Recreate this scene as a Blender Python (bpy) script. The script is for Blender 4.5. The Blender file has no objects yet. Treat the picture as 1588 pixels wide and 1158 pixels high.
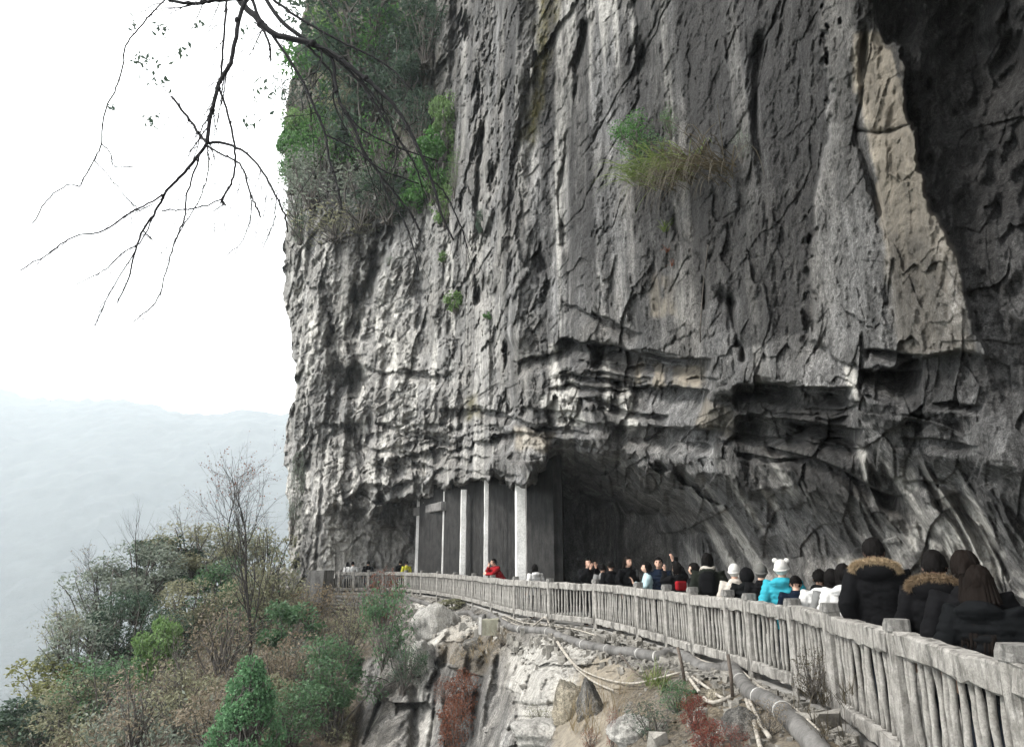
import bpy, math, random
import numpy as np
from mathutils import Vector, Matrix

scn = bpy.context.scene
COL = scn.collection
R = math.radians
random.seed(7)
RNG = np.random.default_rng(11)

# ------------------------------------------------------------------ camera, sky, sun, exposure
F = 1100.0                      # focal length in photo pixels (photo 1588 x 1158)
EYE = 1.6                       # eye height above the walkway
PITCH = math.atan(291.0 / F)
CP, SP = math.cos(PITCH), math.sin(PITCH)
cam_data = bpy.data.cameras.new('camera')
cam_data.sensor_width = 36.0
cam_data.lens = 36.0 * F / 1588.0
cam_data.clip_start = 0.05
cam_data.clip_end = 9000.0
cam = bpy.data.objects.new('camera', cam_data)
cam.location = (0, 0, EYE)
cam.rotation_euler = (R(90) + PITCH, 0, 0)
COL.objects.link(cam)
scn.camera = cam

SUN_EL, SUN_AZ = R(44), math.atan2(-0.95, -0.18)      # sun position: left of and behind the camera, thick cloud before it
world = bpy.data.worlds.new('World')
scn.world = world
world.use_nodes = True
wn = world.node_tree.nodes
wl = world.node_tree.links
wn.clear()
w_out = wn.new('ShaderNodeOutputWorld')
w_bg = wn.new('ShaderNodeBackground')
w_sky = wn.new('ShaderNodeTexSky')
w_sky.sky_type = 'NISHITA'
w_sky.sun_disc = False
w_sky.sun_elevation = SUN_EL
w_sky.sun_rotation = SUN_AZ
w_sky.air_density = 1.0
w_sky.dust_density = 4.0
w_mix = wn.new('ShaderNodeMix')
w_mix.data_type = 'RGBA'
w_mix.inputs[0].default_value = 0.95                   # even layer of white cloud over the sky
wl.new(w_sky.outputs[0], w_mix.inputs[6])
w_mix.inputs[7].default_value = (8.5, 8.55, 8.6, 1)
wl.new(w_mix.outputs[2], w_bg.inputs[0])
w_bg.inputs[1].default_value = 0.10
wl.new(w_bg.outputs[0], w_out.inputs[0])

sun_data = bpy.data.lights.new('sun', 'SUN')
sun_data.energy = 1.5
sun_data.angle = R(10)
sun_data.color = (1.0, 0.97, 0.93)
sun = bpy.data.objects.new('sun', sun_data)
sv = Vector((math.sin(SUN_AZ) * math.cos(SUN_EL), math.cos(SUN_AZ) * math.cos(SUN_EL), math.sin(SUN_EL)))
sun.rotation_euler = (-sv).to_track_quat('-Z', 'Y').to_euler()
sun.location = sv * 60
COL.objects.link(sun)

scn.view_settings.view_transform = 'Standard'
scn.view_settings.look = 'None'
scn.view_settings.gamma = 1.0
scn.view_settings.use_curve_mapping = False
scn.view_settings.exposure = 1.95
scn.render.engine = 'CYCLES'
scn.cycles.use_denoising = True
scn.cycles.max_bounces = 7
scn.cycles.diffuse_bounces = 3
scn.cycles.glossy_bounces = 2
scn.cycles.transmission_bounces = 3
scn.cycles.transparent_max_bounces = 6
scn.cycles.volume_bounces = 4
scn.cycles.caustics_reflective = False
scn.cycles.caustics_refractive = False

# ------------------------------------------------------------------ projection helpers (photo pixel -> place in the world)
def ray(px, py):
    xc = (np.asarray(px, float) - 794.0) / F
    yc = (579.0 - np.asarray(py, float)) / F
    return xc, CP - yc * SP, SP + yc * CP

def at(px, py, Y):
    dx, dy, dz = ray(px, py)
    t = Y / dy
    return Vector((float(dx * t), float(Y), float(EYE + dz * t)))

def on_z(px, py, z):
    dx, dy, dz = ray(px, py)
    t = (z - EYE) / dz
    return Vector((float(dx * t), float(dy * t), float(z)))

def to_px(x, y, z):
    zz = z - EYE
    d = y * CP + zz * SP
    u = -y * SP + zz * CP
    return 794 + F * x / d, 579 - F * u / d

# ------------------------------------------------------------------ noise (numpy)
def _h(ix, iy, iz, seed):
    h = (ix.astype(np.uint32) * np.uint32(374761393) + iy.astype(np.uint32) * np.uint32(668265263)
         + iz.astype(np.uint32) * np.uint32(2147483647) + np.uint32((seed * 974711) & 0xffffffff))
    h = (h ^ (h >> np.uint32(13))) * np.uint32(1274126177)
    h = (h ^ (h >> np.uint32(16))) * np.uint32(2246822519)
    return h ^ (h >> np.uint32(15))

def vnoise(x, y, z, seed=0):
    """smooth value noise, -1..1"""
    x, y, z = np.broadcast_arrays(np.asarray(x, np.float64), np.asarray(y, np.float64), np.asarray(z, np.float64))
    fx, fy, fz = np.floor(x), np.floor(y), np.floor(z)
    ix, iy, iz = fx.astype(np.int64), fy.astype(np.int64), fz.astype(np.int64)
    tx, ty, tz = (x - fx).astype(np.float32), (y - fy).astype(np.float32), (z - fz).astype(np.float32)
    tx = tx * tx * tx * (tx * (tx * 6 - 15) + 10)
    ty = ty * ty * ty * (ty * (ty * 6 - 15) + 10)
    tz = tz * tz * tz * (tz * (tz * 6 - 15) + 10)
    def c(a, b, d):
        return _h(ix + a, iy + b, iz + d, seed).astype(np.float32) * np.float32(2.0 / 4294967295.0) - 1
    def lx(b, d):
        p = c(0, b, d)
        return p + (c(1, b, d) - p) * tx
    def ly(d):
        p = lx(0, d)
        return p + (lx(1, d) - p) * ty
    p = ly(0)
    return p + (ly(1) - p) * tz

def fbm(x, y, z, seed=0, octv=4, gain=0.5, lac=2.03):
    s = 0.0
    a = 1.0
    for k in range(octv):
        f = lac ** k
        s = s + a * vnoise(x * f + 17.3 * k, y * f - 9.1 * k, z * f + 4.7 * k, seed + k)
        a *= gain
    return s

def worley(x, y, z, seed=0):
    """F1, F2 and a random number per cell"""
    x, y, z = [np.asarray(v, np.float32) for v in (x, y, z)]
    fx, fy, fz = np.floor(x).astype(np.int64), np.floor(y).astype(np.int64), np.floor(z).astype(np.int64)
    f1 = np.full(x.shape, 9.0, np.float32)
    f2 = np.full(x.shape, 9.0, np.float32)
    idn = np.zeros(x.shape, np.float32)
    k = np.float32(1.0 / 4294967295.0)
    for a in (-1, 0, 1):
        for b in (-1, 0, 1):
            for c in (-1, 0, 1):
                h0 = _h(fx + a, fy + b, fz + c, seed)
                h1 = (h0 * np.uint32(1664525) + np.uint32(1013904223))
                h2 = (h1 * np.uint32(22695477) + np.uint32(12345))
                h1 = h1 ^ (h1 >> np.uint32(15))
                h2 = h2 ^ (h2 >> np.uint32(14))
                d = ((fx + a + h0 * k - x) ** 2 + (fy + b + h1 * k - y) ** 2 + (fz + c + h2 * k - z) ** 2).astype(np.float32)
                near = d < f1
                f2 = np.where(near, f1, np.minimum(f2, d))
                idn = np.where(near, (h1 ^ h2).astype(np.float32) * k, idn)
                f1 = np.where(near, d, f1)
    return np.sqrt(f1), np.sqrt(f2), idn

def worley2(x, z, seed=0):
    """flat cells: F1, F2, cell number, offset from the cell centre"""
    x, z = np.asarray(x, np.float32), np.asarray(z, np.float32)
    fx, fz = np.floor(x).astype(np.int64), np.floor(z).astype(np.int64)
    f1 = np.full(x.shape, 9.0, np.float32); f2 = f1.copy()
    idn, ox, oz = (np.zeros(x.shape, np.float32) for _ in range(3))
    zero = np.zeros_like(fx)
    k = np.float32(1.0 / 4294967295.0)
    for a in (-1, 0, 1):
        for c in (-1, 0, 1):
            h0 = _h(fx + a, zero, fz + c, seed)
            h1 = h0 * np.uint32(1664525) + np.uint32(1013904223)
            h1 = h1 ^ (h1 >> np.uint32(15))
            h2 = (h1 * np.uint32(22695477) + np.uint32(12345)); h2 = h2 ^ (h2 >> np.uint32(13))
            ex, ez = (x - fx - a - h0 * k).astype(np.float32), (z - fz - c - h1 * k).astype(np.float32)
            d = ex * ex + ez * ez
            near = d < f1
            f2 = np.where(near, f1, np.minimum(f2, d))
            idn = np.where(near, h2.astype(np.float32) * k, idn)
            ox = np.where(near, ex, ox); oz = np.where(near, ez, oz)
            f1 = np.where(near, d, f1)
    return np.sqrt(f1), np.sqrt(f2), idn, ox, oz

def facets(x, z, seed, tilt=1.5):
    """broken rock: flat tilted faces with sharp edges, about -0.8..0.8"""
    f1, f2, i, ox, oz = worley2(x, z, seed)
    gx, gz = np.modf(i * 13.37)[0] - .5, np.modf(i * 57.31)[0] - .5
    return (i - .5) + tilt * (gx * ox * 1.3 + gz * oz * 1.3), f2 - f1

def sstep(a, b, x):
    t = np.clip((x - a) / (b - a), 0, 1)
    return t * t * (3 - 2 * t)

def blur(a, n=1):
    for _ in range(n):
        p = np.pad(a, 1, mode='edge')
        a = (p[1:-1, :-2] + p[1:-1, 2:] + 2 * p[1:-1, 1:-1]) / 4
        p = np.pad(a, 1, mode='edge')
        a = (p[:-2, 1:-1] + p[2:, 1:-1] + 2 * p[1:-1, 1:-1]) / 4
    return a

def in_poly(px, py, poly):
    ins = np.zeros(px.shape, bool)
    n = len(poly)
    for i in range(n):
        x0, y0 = poly[i]
        x1, y1 = poly[(i + 1) % n]
        if y0 == y1:
            continue
        c = ((y0 > py) != (y1 > py)) & (px < (x1 - x0) * (py - y0) / (y1 - y0) + x0)
        ins ^= c
    return ins

def line_dist(px, py, pts):
    best = np.full(px.shape, 1e9)
    for (x0, y0), (x1, y1) in zip(pts[:-1], pts[1:]):
        vx, vy = x1 - x0, y1 - y0
        L = vx * vx + vy * vy + 1e-9
        t = np.clip(((px - x0) * vx + (py - y0) * vy) / L, 0, 1)
        best = np.minimum(best, np.hypot(px - x0 - t * vx, py - y0 - t * vy))
    return best

# ------------------------------------------------------------------ object helpers
def tag(o, label=None, cat=None, group=None, kind=None):
    if label: o['label'] = label
    if cat: o['category'] = cat
    if group: o['group'] = group
    if kind: o['kind'] = kind
    return o

def empty(name, loc=(0, 0, 0), rz=0.0):
    o = bpy.data.objects.new(name, None)
    o.location = loc
    o.rotation_euler = (0, 0, rz)
    o.empty_display_size = 0.2
    COL.objects.link(o)
    return o

def link(name, me, parent=None, mats=None):
    o = bpy.data.objects.new(name, me)
    COL.objects.link(o)
    if parent is not None:
        o.parent = parent
    if mats is not None and len(me.materials) == 0:
        for m in (mats if isinstance(mats, (list, tuple)) else [mats]):
            me.materials.append(m)
    return o

def np_mesh(name, verts, faces, smooth=True):
    """verts (n,3); faces (m,3) or (m,4) int array, or a list of both"""
    me = bpy.data.meshes.new(name)
    verts = np.asarray(verts, np.float32).reshape(-1, 3)
    fl = faces if isinstance(faces, list) else [faces]
    fl = [np.asarray(f, np.int32) for f in fl if len(f)]
    me.vertices.add(len(verts))
    me.vertices.foreach_set('co', verts.ravel())
    loops = np.concatenate([f.ravel() for f in fl])
    tot = np.concatenate([np.full(len(f), f.shape[1], np.int32) for f in fl])
    start = np.concatenate([[0], np.cumsum(tot)[:-1]]).astype(np.int32)
    me.loops.add(len(loops))
    me.loops.foreach_set('vertex_index', loops)
    me.polygons.add(len(tot))
    me.polygons.foreach_set('loop_start', start)
    me.polygons.foreach_set('use_smooth', np.full(len(tot), smooth))
    me.update(calc_edges=True)
    return me

def grid_faces(nr, nc, flip=False):
    i = np.arange(nr - 1)[:, None] * nc + np.arange(nc - 1)[None, :]
    f = np.stack([i, i + 1, i + nc + 1, i + nc], -1).reshape(-1, 4)
    return f[:, ::-1] if flip else f

class MB:
    """collects simple shapes; build() links them as one mesh object"""
    def __init__(s):
        s.v, s.q, s.t, s.n = [], [], [], 0
    def add(s, v, q=None, t=None):
        v = np.asarray(v, np.float32).reshape(-1, 3)
        if q is not None and len(q): s.q.append(np.asarray(q, np.int32) + s.n)
        if t is not None and len(t): s.t.append(np.asarray(t, np.int32) + s.n)
        s.v.append(v)
        s.n += len(v)
    def box(s, c, size, rz=0.0, M=None, bev=0.0):
        x, y, z = [d / 2 for d in size]
        if bev <= 0:
            v = np.array([[sx * x, sy * y, sz * z] for sz in (-1, 1) for sy in (-1, 1) for sx in (-1, 1)], np.float32)
            q = [[0, 2, 3, 1], [4, 5, 7, 6], [0, 1, 5, 4], [2, 6, 7, 3], [0, 4, 6, 2], [1, 3, 7, 5]]
        else:
            b = bev
            o = [(-x + b, -y), (x - b, -y), (x, -y + b), (x, y - b), (x - b, y), (-x + b, y), (-x, y - b), (-x, -y + b)]
            v, q = [], []
            for k, (zz, sc) in enumerate(((-z, 1 - b / max(x, y)), (-z + b, 1), (z - b, 1), (z, 1 - b / max(x, y)))):
                v += [(a * sc, d * sc, zz) for a, d in o]
            for k in range(3):
                for i in range(8):
                    j = (i + 1) % 8
                    q.append([k * 8 + i, k * 8 + j, k * 8 + 8 + j, k * 8 + 8 + i])
            for bse in (0, 24):
                L = [[bse + 0, bse + 1, bse + 2, bse + 3], [bse + 0, bse + 3, bse + 4, bse + 7], [bse + 4, bse + 5, bse + 6, bse + 7]]
                q += [l[::-1] for l in L] if bse == 0 else L
            v = np.array(v, np.float32)
        if M is not None:
            A = np.array(M.to_3x3(), np.float32)
            v = v @ A.T
        elif rz:
            cz, sz = math.cos(rz), math.sin(rz)
            v = v @ np.array([[cz, -sz, 0], [sz, cz, 0], [0, 0, 1]], np.float32).T
        s.add(v + np.asarray(c, np.float32), q)
    def tube(s, pts, rad, n=6, cap=True, flat=1.0):
        pts = np.asarray(pts, np.float64).reshape(-1, 3)
        m = len(pts)
        rad = np.full(m, rad, float) if np.isscalar(rad) else np.asarray(rad, float)
        tan = np.gradient(pts, axis=0)
        tan /= np.linalg.norm(tan, axis=1)[:, None] + 1e-12
        up = np.array([0, 0, 1.0]) if abs(tan[0, 2]) < 0.9 else np.array([0, 1.0, 0])
        a = np.arange(n) * 2 * math.pi / n
        V = []
        u = np.cross(tan[0], up); u /= np.linalg.norm(u) + 1e-12
        for i in range(m):
            u = u - tan[i] * np.dot(u, tan[i])
            u /= np.linalg.norm(u) + 1e-12
            w = np.cross(tan[i], u)
            V.append(pts[i] + rad[i] * (np.cos(a)[:, None] * u + flat * np.sin(a)[:, None] * w))
        V = np.concatenate(V)
        q = []
        i = np.arange(m - 1)[:, None] * n
        j = np.arange(n)[None, :]
        k = (j + 1) % n
        q = np.stack([i + j, i + k, i + n + k, i + n + j], -1).reshape(-1, 4)
        t = []
        if cap:
            V = np.concatenate([V, pts[:1], pts[-1:]])
            b = m * n
            for e in range(n):
                t.append([b, (e + 1) % n, e])
                t.append([b + 1, (m - 1) * n + e, (m - 1) * n + (e + 1) % n])
        s.add(V, q, t)
    def ell(s, c, r, nu=12, nv=8, M=None, fn=None):
        u = np.arange(nu) * 2 * math.pi / nu
        w = (np.arange(1, nv) / nv - 0.5) * math.pi
        d = np.stack([np.cos(w)[:, None] * np.cos(u), np.cos(w)[:, None] * np.sin(u), np.sin(w)[:, None] * np.ones(nu)], -1).reshape(-1, 3)
        d = np.concatenate([d, [[0, 0, -1], [0, 0, 1]]])
        v = d * np.asarray(r, float)
        if fn is not None: v = fn(d, v)
        if M is not None: v = v @ np.array(M.to_3x3()).T
        i = np.arange(nv - 2)[:, None] * nu
        j = np.arange(nu)[None, :]
        k = (j + 1) % nu
        q = np.stack([i + j, i + k, i + nu + k, i + nu + j], -1).reshape(-1, 4)
        b = (nv - 1) * nu
        t = [[b, (e + 1) % nu, e] for e in range(nu)] + [[b + 1, (nv - 2) * nu + e, (nv - 2) * nu + (e + 1) % nu] for e in range(nu)]
        s.add(v + np.asarray(c, float), q, t)
    def rings(s, rings, n=14):
        """rings: list of (cx, cy, cz, rx, ry) stacked; closed with caps"""
        a = np.arange(n) * 2 * math.pi / n
        V = np.concatenate([np.stack([cx + rx * np.cos(a), cy + ry * np.sin(a), np.full(n, cz)], -1) for cx, cy, cz, rx, ry in rings])
        m = len(rings)
        i = np.arange(m - 1)[:, None] * n
        j = np.arange(n)[None, :]
        k = (j + 1) % n
        q = np.stack([i + j, i + k, i + n + k, i + n + j], -1).reshape(-1, 4)
        c0, c1 = rings[0], rings[-1]
        V = np.concatenate([V, [[c0[0], c0[1], c0[2]], [c1[0], c1[1], c1[2]]]])
        b = m * n
        t = [[b, (e + 1) % n, e] for e in range(n)] + [[b + 1, (m - 1) * n + e, (m - 1) * n + (e + 1) % n] for e in range(n)]
        s.add(V, q, t)
    def mesh(s, name, smooth=True):
        fs = []
        if s.q: fs.append(np.concatenate(s.q))
        if s.t: fs.append(np.concatenate(s.t))
        return np_mesh(name, np.concatenate(s.v), fs, smooth)
    def build(s, name, mat=None, parent=None, smooth=True):
        return link(name, s.mesh(name, smooth), parent, mat)

def spline(pts, n=6):
    """Catmull-Rom through points (any dimension)"""
    P = np.asarray(pts, float)
    if len(P) < 3:
        return np.linspace(P[0], P[-1], n + 1)
    Q = np.concatenate([[2 * P[0] - P[1]], P, [2 * P[-1] - P[-2]]])
    out = []
    for i in range(1, len(Q) - 2):
        a, b, c, d = Q[i - 1], Q[i], Q[i + 1], Q[i + 2]
        for t in np.arange(n) / n:
            out.append(0.5 * ((2 * b) + (c - a) * t + (2 * a - 5 * b + 4 * c - d) * t * t + (3 * b - a - 3 * c + d) * t ** 3))
    out.append(P[-1])
    return np.array(out)

# ------------------------------------------------------------------ materials
class NT:
    def __init__(s, name, rough=0.85, spec=0.3):
        s.m = bpy.data.materials.new(name)
        s.m.use_nodes = True
        s.n, s.l = s.m.node_tree.nodes, s.m.node_tree.links
        s.b = s.n['Principled BSDF']
        s.b.inputs['Roughness'].default_value = rough
        s.b.inputs['Specular IOR Level'].default_value = spec
        s._co = None
    def co(s):
        if s._co is None:
            s._co = s.n.new('ShaderNodeTexCoord').outputs['Object']
        return s._co
    def map(s, scale=(1, 1, 1), rot=(0, 0, 0), loc=(0, 0, 0), src=None):
        m = s.n.new('ShaderNodeMapping')
        m.inputs['Scale'].default_value = scale
        m.inputs['Rotation'].default_value = rot
        m.inputs['Location'].default_value = loc
        s.l.new(src or s.co(), m.inputs[0])
        return m.outputs[0]
    def noise(s, scale=1.0, detail=4, rough=0.55, vec=None, dist=0.0, col=False):
        t = s.n.new('ShaderNodeTexNoise')
        t.inputs['Scale'].default_value = scale
        t.inputs['Detail'].default_value = detail
        t.inputs['Roughness'].default_value = rough
        t.inputs['Distortion'].default_value = dist
        s.l.new(vec or s.co(), t.inputs['Vector'])
        return t.outputs[1 if col else 0]
    def voro(s, scale=1.0, vec=None, feature='F1', out=0):
        t = s.n.new('ShaderNodeTexVoronoi')
        t.feature = feature
        t.inputs['Scale'].default_value = scale
        s.l.new(vec or s.co(), t.inputs['Vector'])
        return t.outputs[out]
    def ramp(s, fac, stops):
        r = s.n.new('ShaderNodeValToRGB')
        e = r.color_ramp.elements
        while len(e) < len(stops): e.new(0.5)
        for el, (p, c) in zip(e, stops):
            el.position = p
            el.color = (c, c, c, 1) if np.isscalar(c) else (*c, 1)
        s.l.new(fac, r.inputs[0])
        return r.outputs[0]
    def mix(s, fac, a, b, mode='MIX'):
        m = s.n.new('ShaderNodeMix')
        m.data_type = 'RGBA'
        m.blend_type = mode
        for inp, v in ((m.inputs[0], fac), (m.inputs[6], a), (m.inputs[7], b)):
            if isinstance(v, bpy.types.NodeSocket): s.l.new(v, inp)
            elif isinstance(v, (int, float)) : inp.default_value = v if inp.type == 'VALUE' else (v, v, v, 1)
            else: inp.default_value = (*v, 1)
        return m.outputs[2]
    def math(s, op, a, b=0.0, clamp=False):
        m = s.n.new('ShaderNodeMath')
        m.operation = op
        m.use_clamp = clamp
        for inp, v in ((m.inputs[0], a), (m.inputs[1], b)):
            if isinstance(v, bpy.types.NodeSocket): s.l.new(v, inp)
            else: inp.default_value = v
        return m.outputs[0]
    def attr(s, name):
        a = s.n.new('ShaderNodeAttribute')
        a.attribute_name = name
        sp = s.n.new('ShaderNodeSeparateColor')
        s.l.new(a.outputs['Color'], sp.inputs[0])
        return sp.outputs[0], sp.outputs[1], sp.outputs[2], a.outputs['Alpha']
    def island(s):
        return s.n.new('ShaderNodeNewGeometry').outputs['Random Per Island']
    def objrand(s):
        return s.n.new('ShaderNodeObjectInfo').outputs['Random']
    def color(s, c):
        if isinstance(c, bpy.types.NodeSocket): s.l.new(c, s.b.inputs['Base Color'])
        else: s.b.inputs['Base Color'].default_value = (*c, 1)
        return s
    def bump(s, h, strength=0.5, dist=0.02):
        b = s.n.new('ShaderNodeBump')
        b.inputs['Strength'].default_value = strength
        b.inputs['Distance'].default_value = dist
        s.l.new(h, b.inputs['Height'])
        s.l.new(b.outputs[0], s.b.inputs['Normal'])
        return s

def cloth_mat(name, c, rough=0.9, spec=0.15, wr=8.0, amt=0.012):
    t = NT(name, rough, spec)
    n = t.noise(wr, 3, 0.6)
    w = t.noise(220, 2, 0.5)
    t.color(t.mix(t.ramp(n, [(0.3, 0.0), (0.7, 0.5)]), c, tuple(x * 0.72 for x in c)))
    t.bump(t.math('ADD', n, t.math('MULTIPLY', w, 0.06)), 0.7, amt)
    return t.m

def leaf_mat(name, dark, light, rough=0.55, trans=0.4, spec=0.25):
    t = NT(name, rough, spec)
    c = t.mix(t.island(), dark, light)
    c = t.mix(t.ramp(t.noise(0.9, 3), [(0.35, 0.0), (0.65, 0.45)]), c, tuple(x * 0.7 for x in dark))
    t.color(c)
    tr = t.n.new('ShaderNodeBsdfTranslucent')
    t.l.new(c, tr.inputs[0])
    mx = t.n.new('ShaderNodeMixShader')
    mx.inputs[0].default_value = trans
    t.l.new(t.b.outputs[0], mx.inputs[1])
    t.l.new(tr.outputs[0], mx.inputs[2])
    t.l.new(mx.outputs[0], t.n['Material Output'].inputs['Surface'])
    return t.m
# ------------------------------------------------------------------ the line of the fence (from rail top, 1.05 m above the walkway)
RAIL = 1.05
FENCE_PX = [(430, 884.6), (470, 885.6), (508, 886.4), (560, 886.5), (619, 886.6), (665, 888.2), (714, 891.2), (752, 894.6),
            (800, 899.4), (855, 902.6), (924, 905.2), (990, 911), (1034, 915.7), (1074, 920.5), (1129, 926.5), (1162, 930.8),
            (1229, 939.2), (1252, 943.2), (1288, 952.5), (1392, 981), (1580, 1029)]
FENCE_C = [on_z(x, y, RAIL) for x, y in FENCE_PX]
FENCE_XY = np.array([(p.x, p.y) for p in FENCE_C] + [(2.35, 2.45)])
FCURVE = spline(FENCE_XY, 10)
_fa = FCURVE[:-10, 0] / FCURVE[:-10, 1]
def fence_Y(a):
    return np.interp(a, _fa, FCURVE[:-10, 1])
def px_a(px, py=870):
    dx, dy, dz = ray(px, py)
    return dx / dy

# ------------------------------------------------------------------ rock
def rock_material(name, bright=1.0, warm=0.0, streak=1.0):
    t = NT(name, 0.9, 0.22)
    mk = t.attr('marks')                                  # dark mineral stain and painted shade, tan fresh rock, pale calcite and lift, moss
    v = t.map((1.2, 1.2, 0.28))
    s1 = t.noise(0.9, 8, 0.66, v, 0.6)
    s2 = t.noise(4.0, 6, 0.7, t.map((1.6, 1.6, 0.34)), 0.4)
    f1 = t.noise(3.0, 8, 0.72)
    f2 = t.noise(22.0, 5, 0.75)
    f3 = t.noise(75.0, 4, 0.8)
    base = t.ramp(s1, [(0.30, 0.035), (0.44, 0.10), (0.56, 0.175), (0.72, 0.34)])
    st = t.ramp(s2, [(0.3, 0.30), (0.5, 0.95), (0.74, 1.4)])
    c = t.mix(0.75 * streak, base, st, 'MULTIPLY')
    c = t.mix(0.85, c, t.ramp(f1, [(0.28, 0.42), (0.5, 0.95), (0.75, 1.5)]), 'MULTIPLY')
    c = t.mix(0.85, c, t.ramp(f2, [(0.34, 0.25), (0.52, 0.95), (0.70, 1.8)]), 'MULTIPLY')
    c = t.mix(0.8, c, t.ramp(f3, [(0.36, 0.3), (0.52, 0.95), (0.68, 1.8)]), 'MULTIPLY')
    tint = t.mix(t.ramp(t.noise(0.35, 4), [(0.4, 0.0), (0.62, 1.0)]), (1.0, 0.985, 0.96), (1.0, 0.955, 0.885))
    c = t.mix(1.0, c, tint, 'MULTIPLY')
    if bright != 1.0 or warm:
        c = t.mix(1.0, c, (bright, bright * (1 - 0.05 * warm), bright * (1 - 0.16 * warm)), 'MULTIPLY')
    tanc = t.mix(1.0, (0.33, 0.29, 0.228), t.ramp(s2, [(0.28, 0.62), (0.6, 1.05)]), 'MULTIPLY')
    tanc = t.mix(1.0, tanc, t.ramp(f1, [(0.3, 0.6), (0.65, 1.15)]), 'MULTIPLY')
    c = t.mix(mk[1], c, tanc)
    pale = t.mix(1.0, (0.62, 0.60, 0.55), t.ramp(f1, [(0.32, 0.42), (0.6, 1.0)]), 'MULTIPLY')
    pale = t.mix(.7, pale, t.ramp(f2, [(0.34, 0.35), (0.55, 1.05)]), 'MULTIPLY')
    pale = t.mix(.55, pale, t.ramp(s2, [(0.36, 0.35), (0.55, 1.1)]), 'MULTIPLY')
    c = t.mix(mk[2], c, pale)
    mossc = t.mix(t.ramp(f2, [(0.4, 0.0), (0.6, 1.0)]), (0.035, 0.045, 0.018), (0.13, 0.10, 0.035))
    c = t.mix(t.math('MULTIPLY', mk[3], t.ramp(f1, [(0.36, 0.25), (0.58, 1.0)])), c, mossc)
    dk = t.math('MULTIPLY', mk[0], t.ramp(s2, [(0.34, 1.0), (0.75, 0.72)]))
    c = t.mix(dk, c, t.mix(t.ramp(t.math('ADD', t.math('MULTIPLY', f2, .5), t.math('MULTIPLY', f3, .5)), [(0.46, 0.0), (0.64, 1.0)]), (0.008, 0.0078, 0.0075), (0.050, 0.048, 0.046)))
    t.color(c)
    h = t.math('ADD', t.math('MULTIPLY', f1, 1.0), t.math('MULTIPLY', f2, 0.45))
    h = t.math('ADD', h, t.math('MULTIPLY', s2, 0.5))
    h = t.math('ADD', h, t.math('MULTIPLY', f3, 0.22))
    t.bump(h, 0.9, 0.10)
    return t.m

ROCK = rock_material('limestone_cliff')

def cross_table(stations, rows, cols):
    """stations: {px: [(py, value)...]} -> value on the grid rows x cols (pixel coordinates, 2-D arrays)"""
    ks = sorted(stations)
    prof = np.stack([np.interp(rows[:, 0], [p for p, _ in stations[k]], [v for _, v in stations[k]]) for k in ks], 1)
    c = np.clip(cols, ks[0], ks[-1])
    i = np.clip(np.searchsorted(ks, c.ravel()).reshape(c.shape) - 1, 0, len(ks) - 2)
    ka = np.array(ks, float)
    t = (c - ka[i]) / (ka[i + 1] - ka[i])
    r = np.arange(rows.shape[0])[:, None] + 0 * i
    return prof[r, i] * (1 - t) + prof[r, i + 1] * t

OUT_A = [-.42, -.36, -.31, -.26, -.2, -.135, -.09, -.04, .01, .1, .2, .3, .4, .5, .6, .7, .9, 1.3]
OUT_Y = [50, 47, 43, 40, 37.5, 34.5, 31, 26, 21.7, 18, 14.5, 11.6, 9.2, 7.4, 6.2, 5.4, 4.3, 3.3]
IN_A = [-.42, -.2, -.135, -.09, -.04, .01, .062, .075, .12, .2, .24, .26, .32, .4, .5, .6, .7, .9, 1.3]
IN_Y = [49, 42, 40.5, 38.6, 34.6, 31, 28, 27.6, 28, 25.5, 23.6, 21.4, 17.6, 13.6, 10.4, 8.3, 6.9, 5.6, 4.2]

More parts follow.
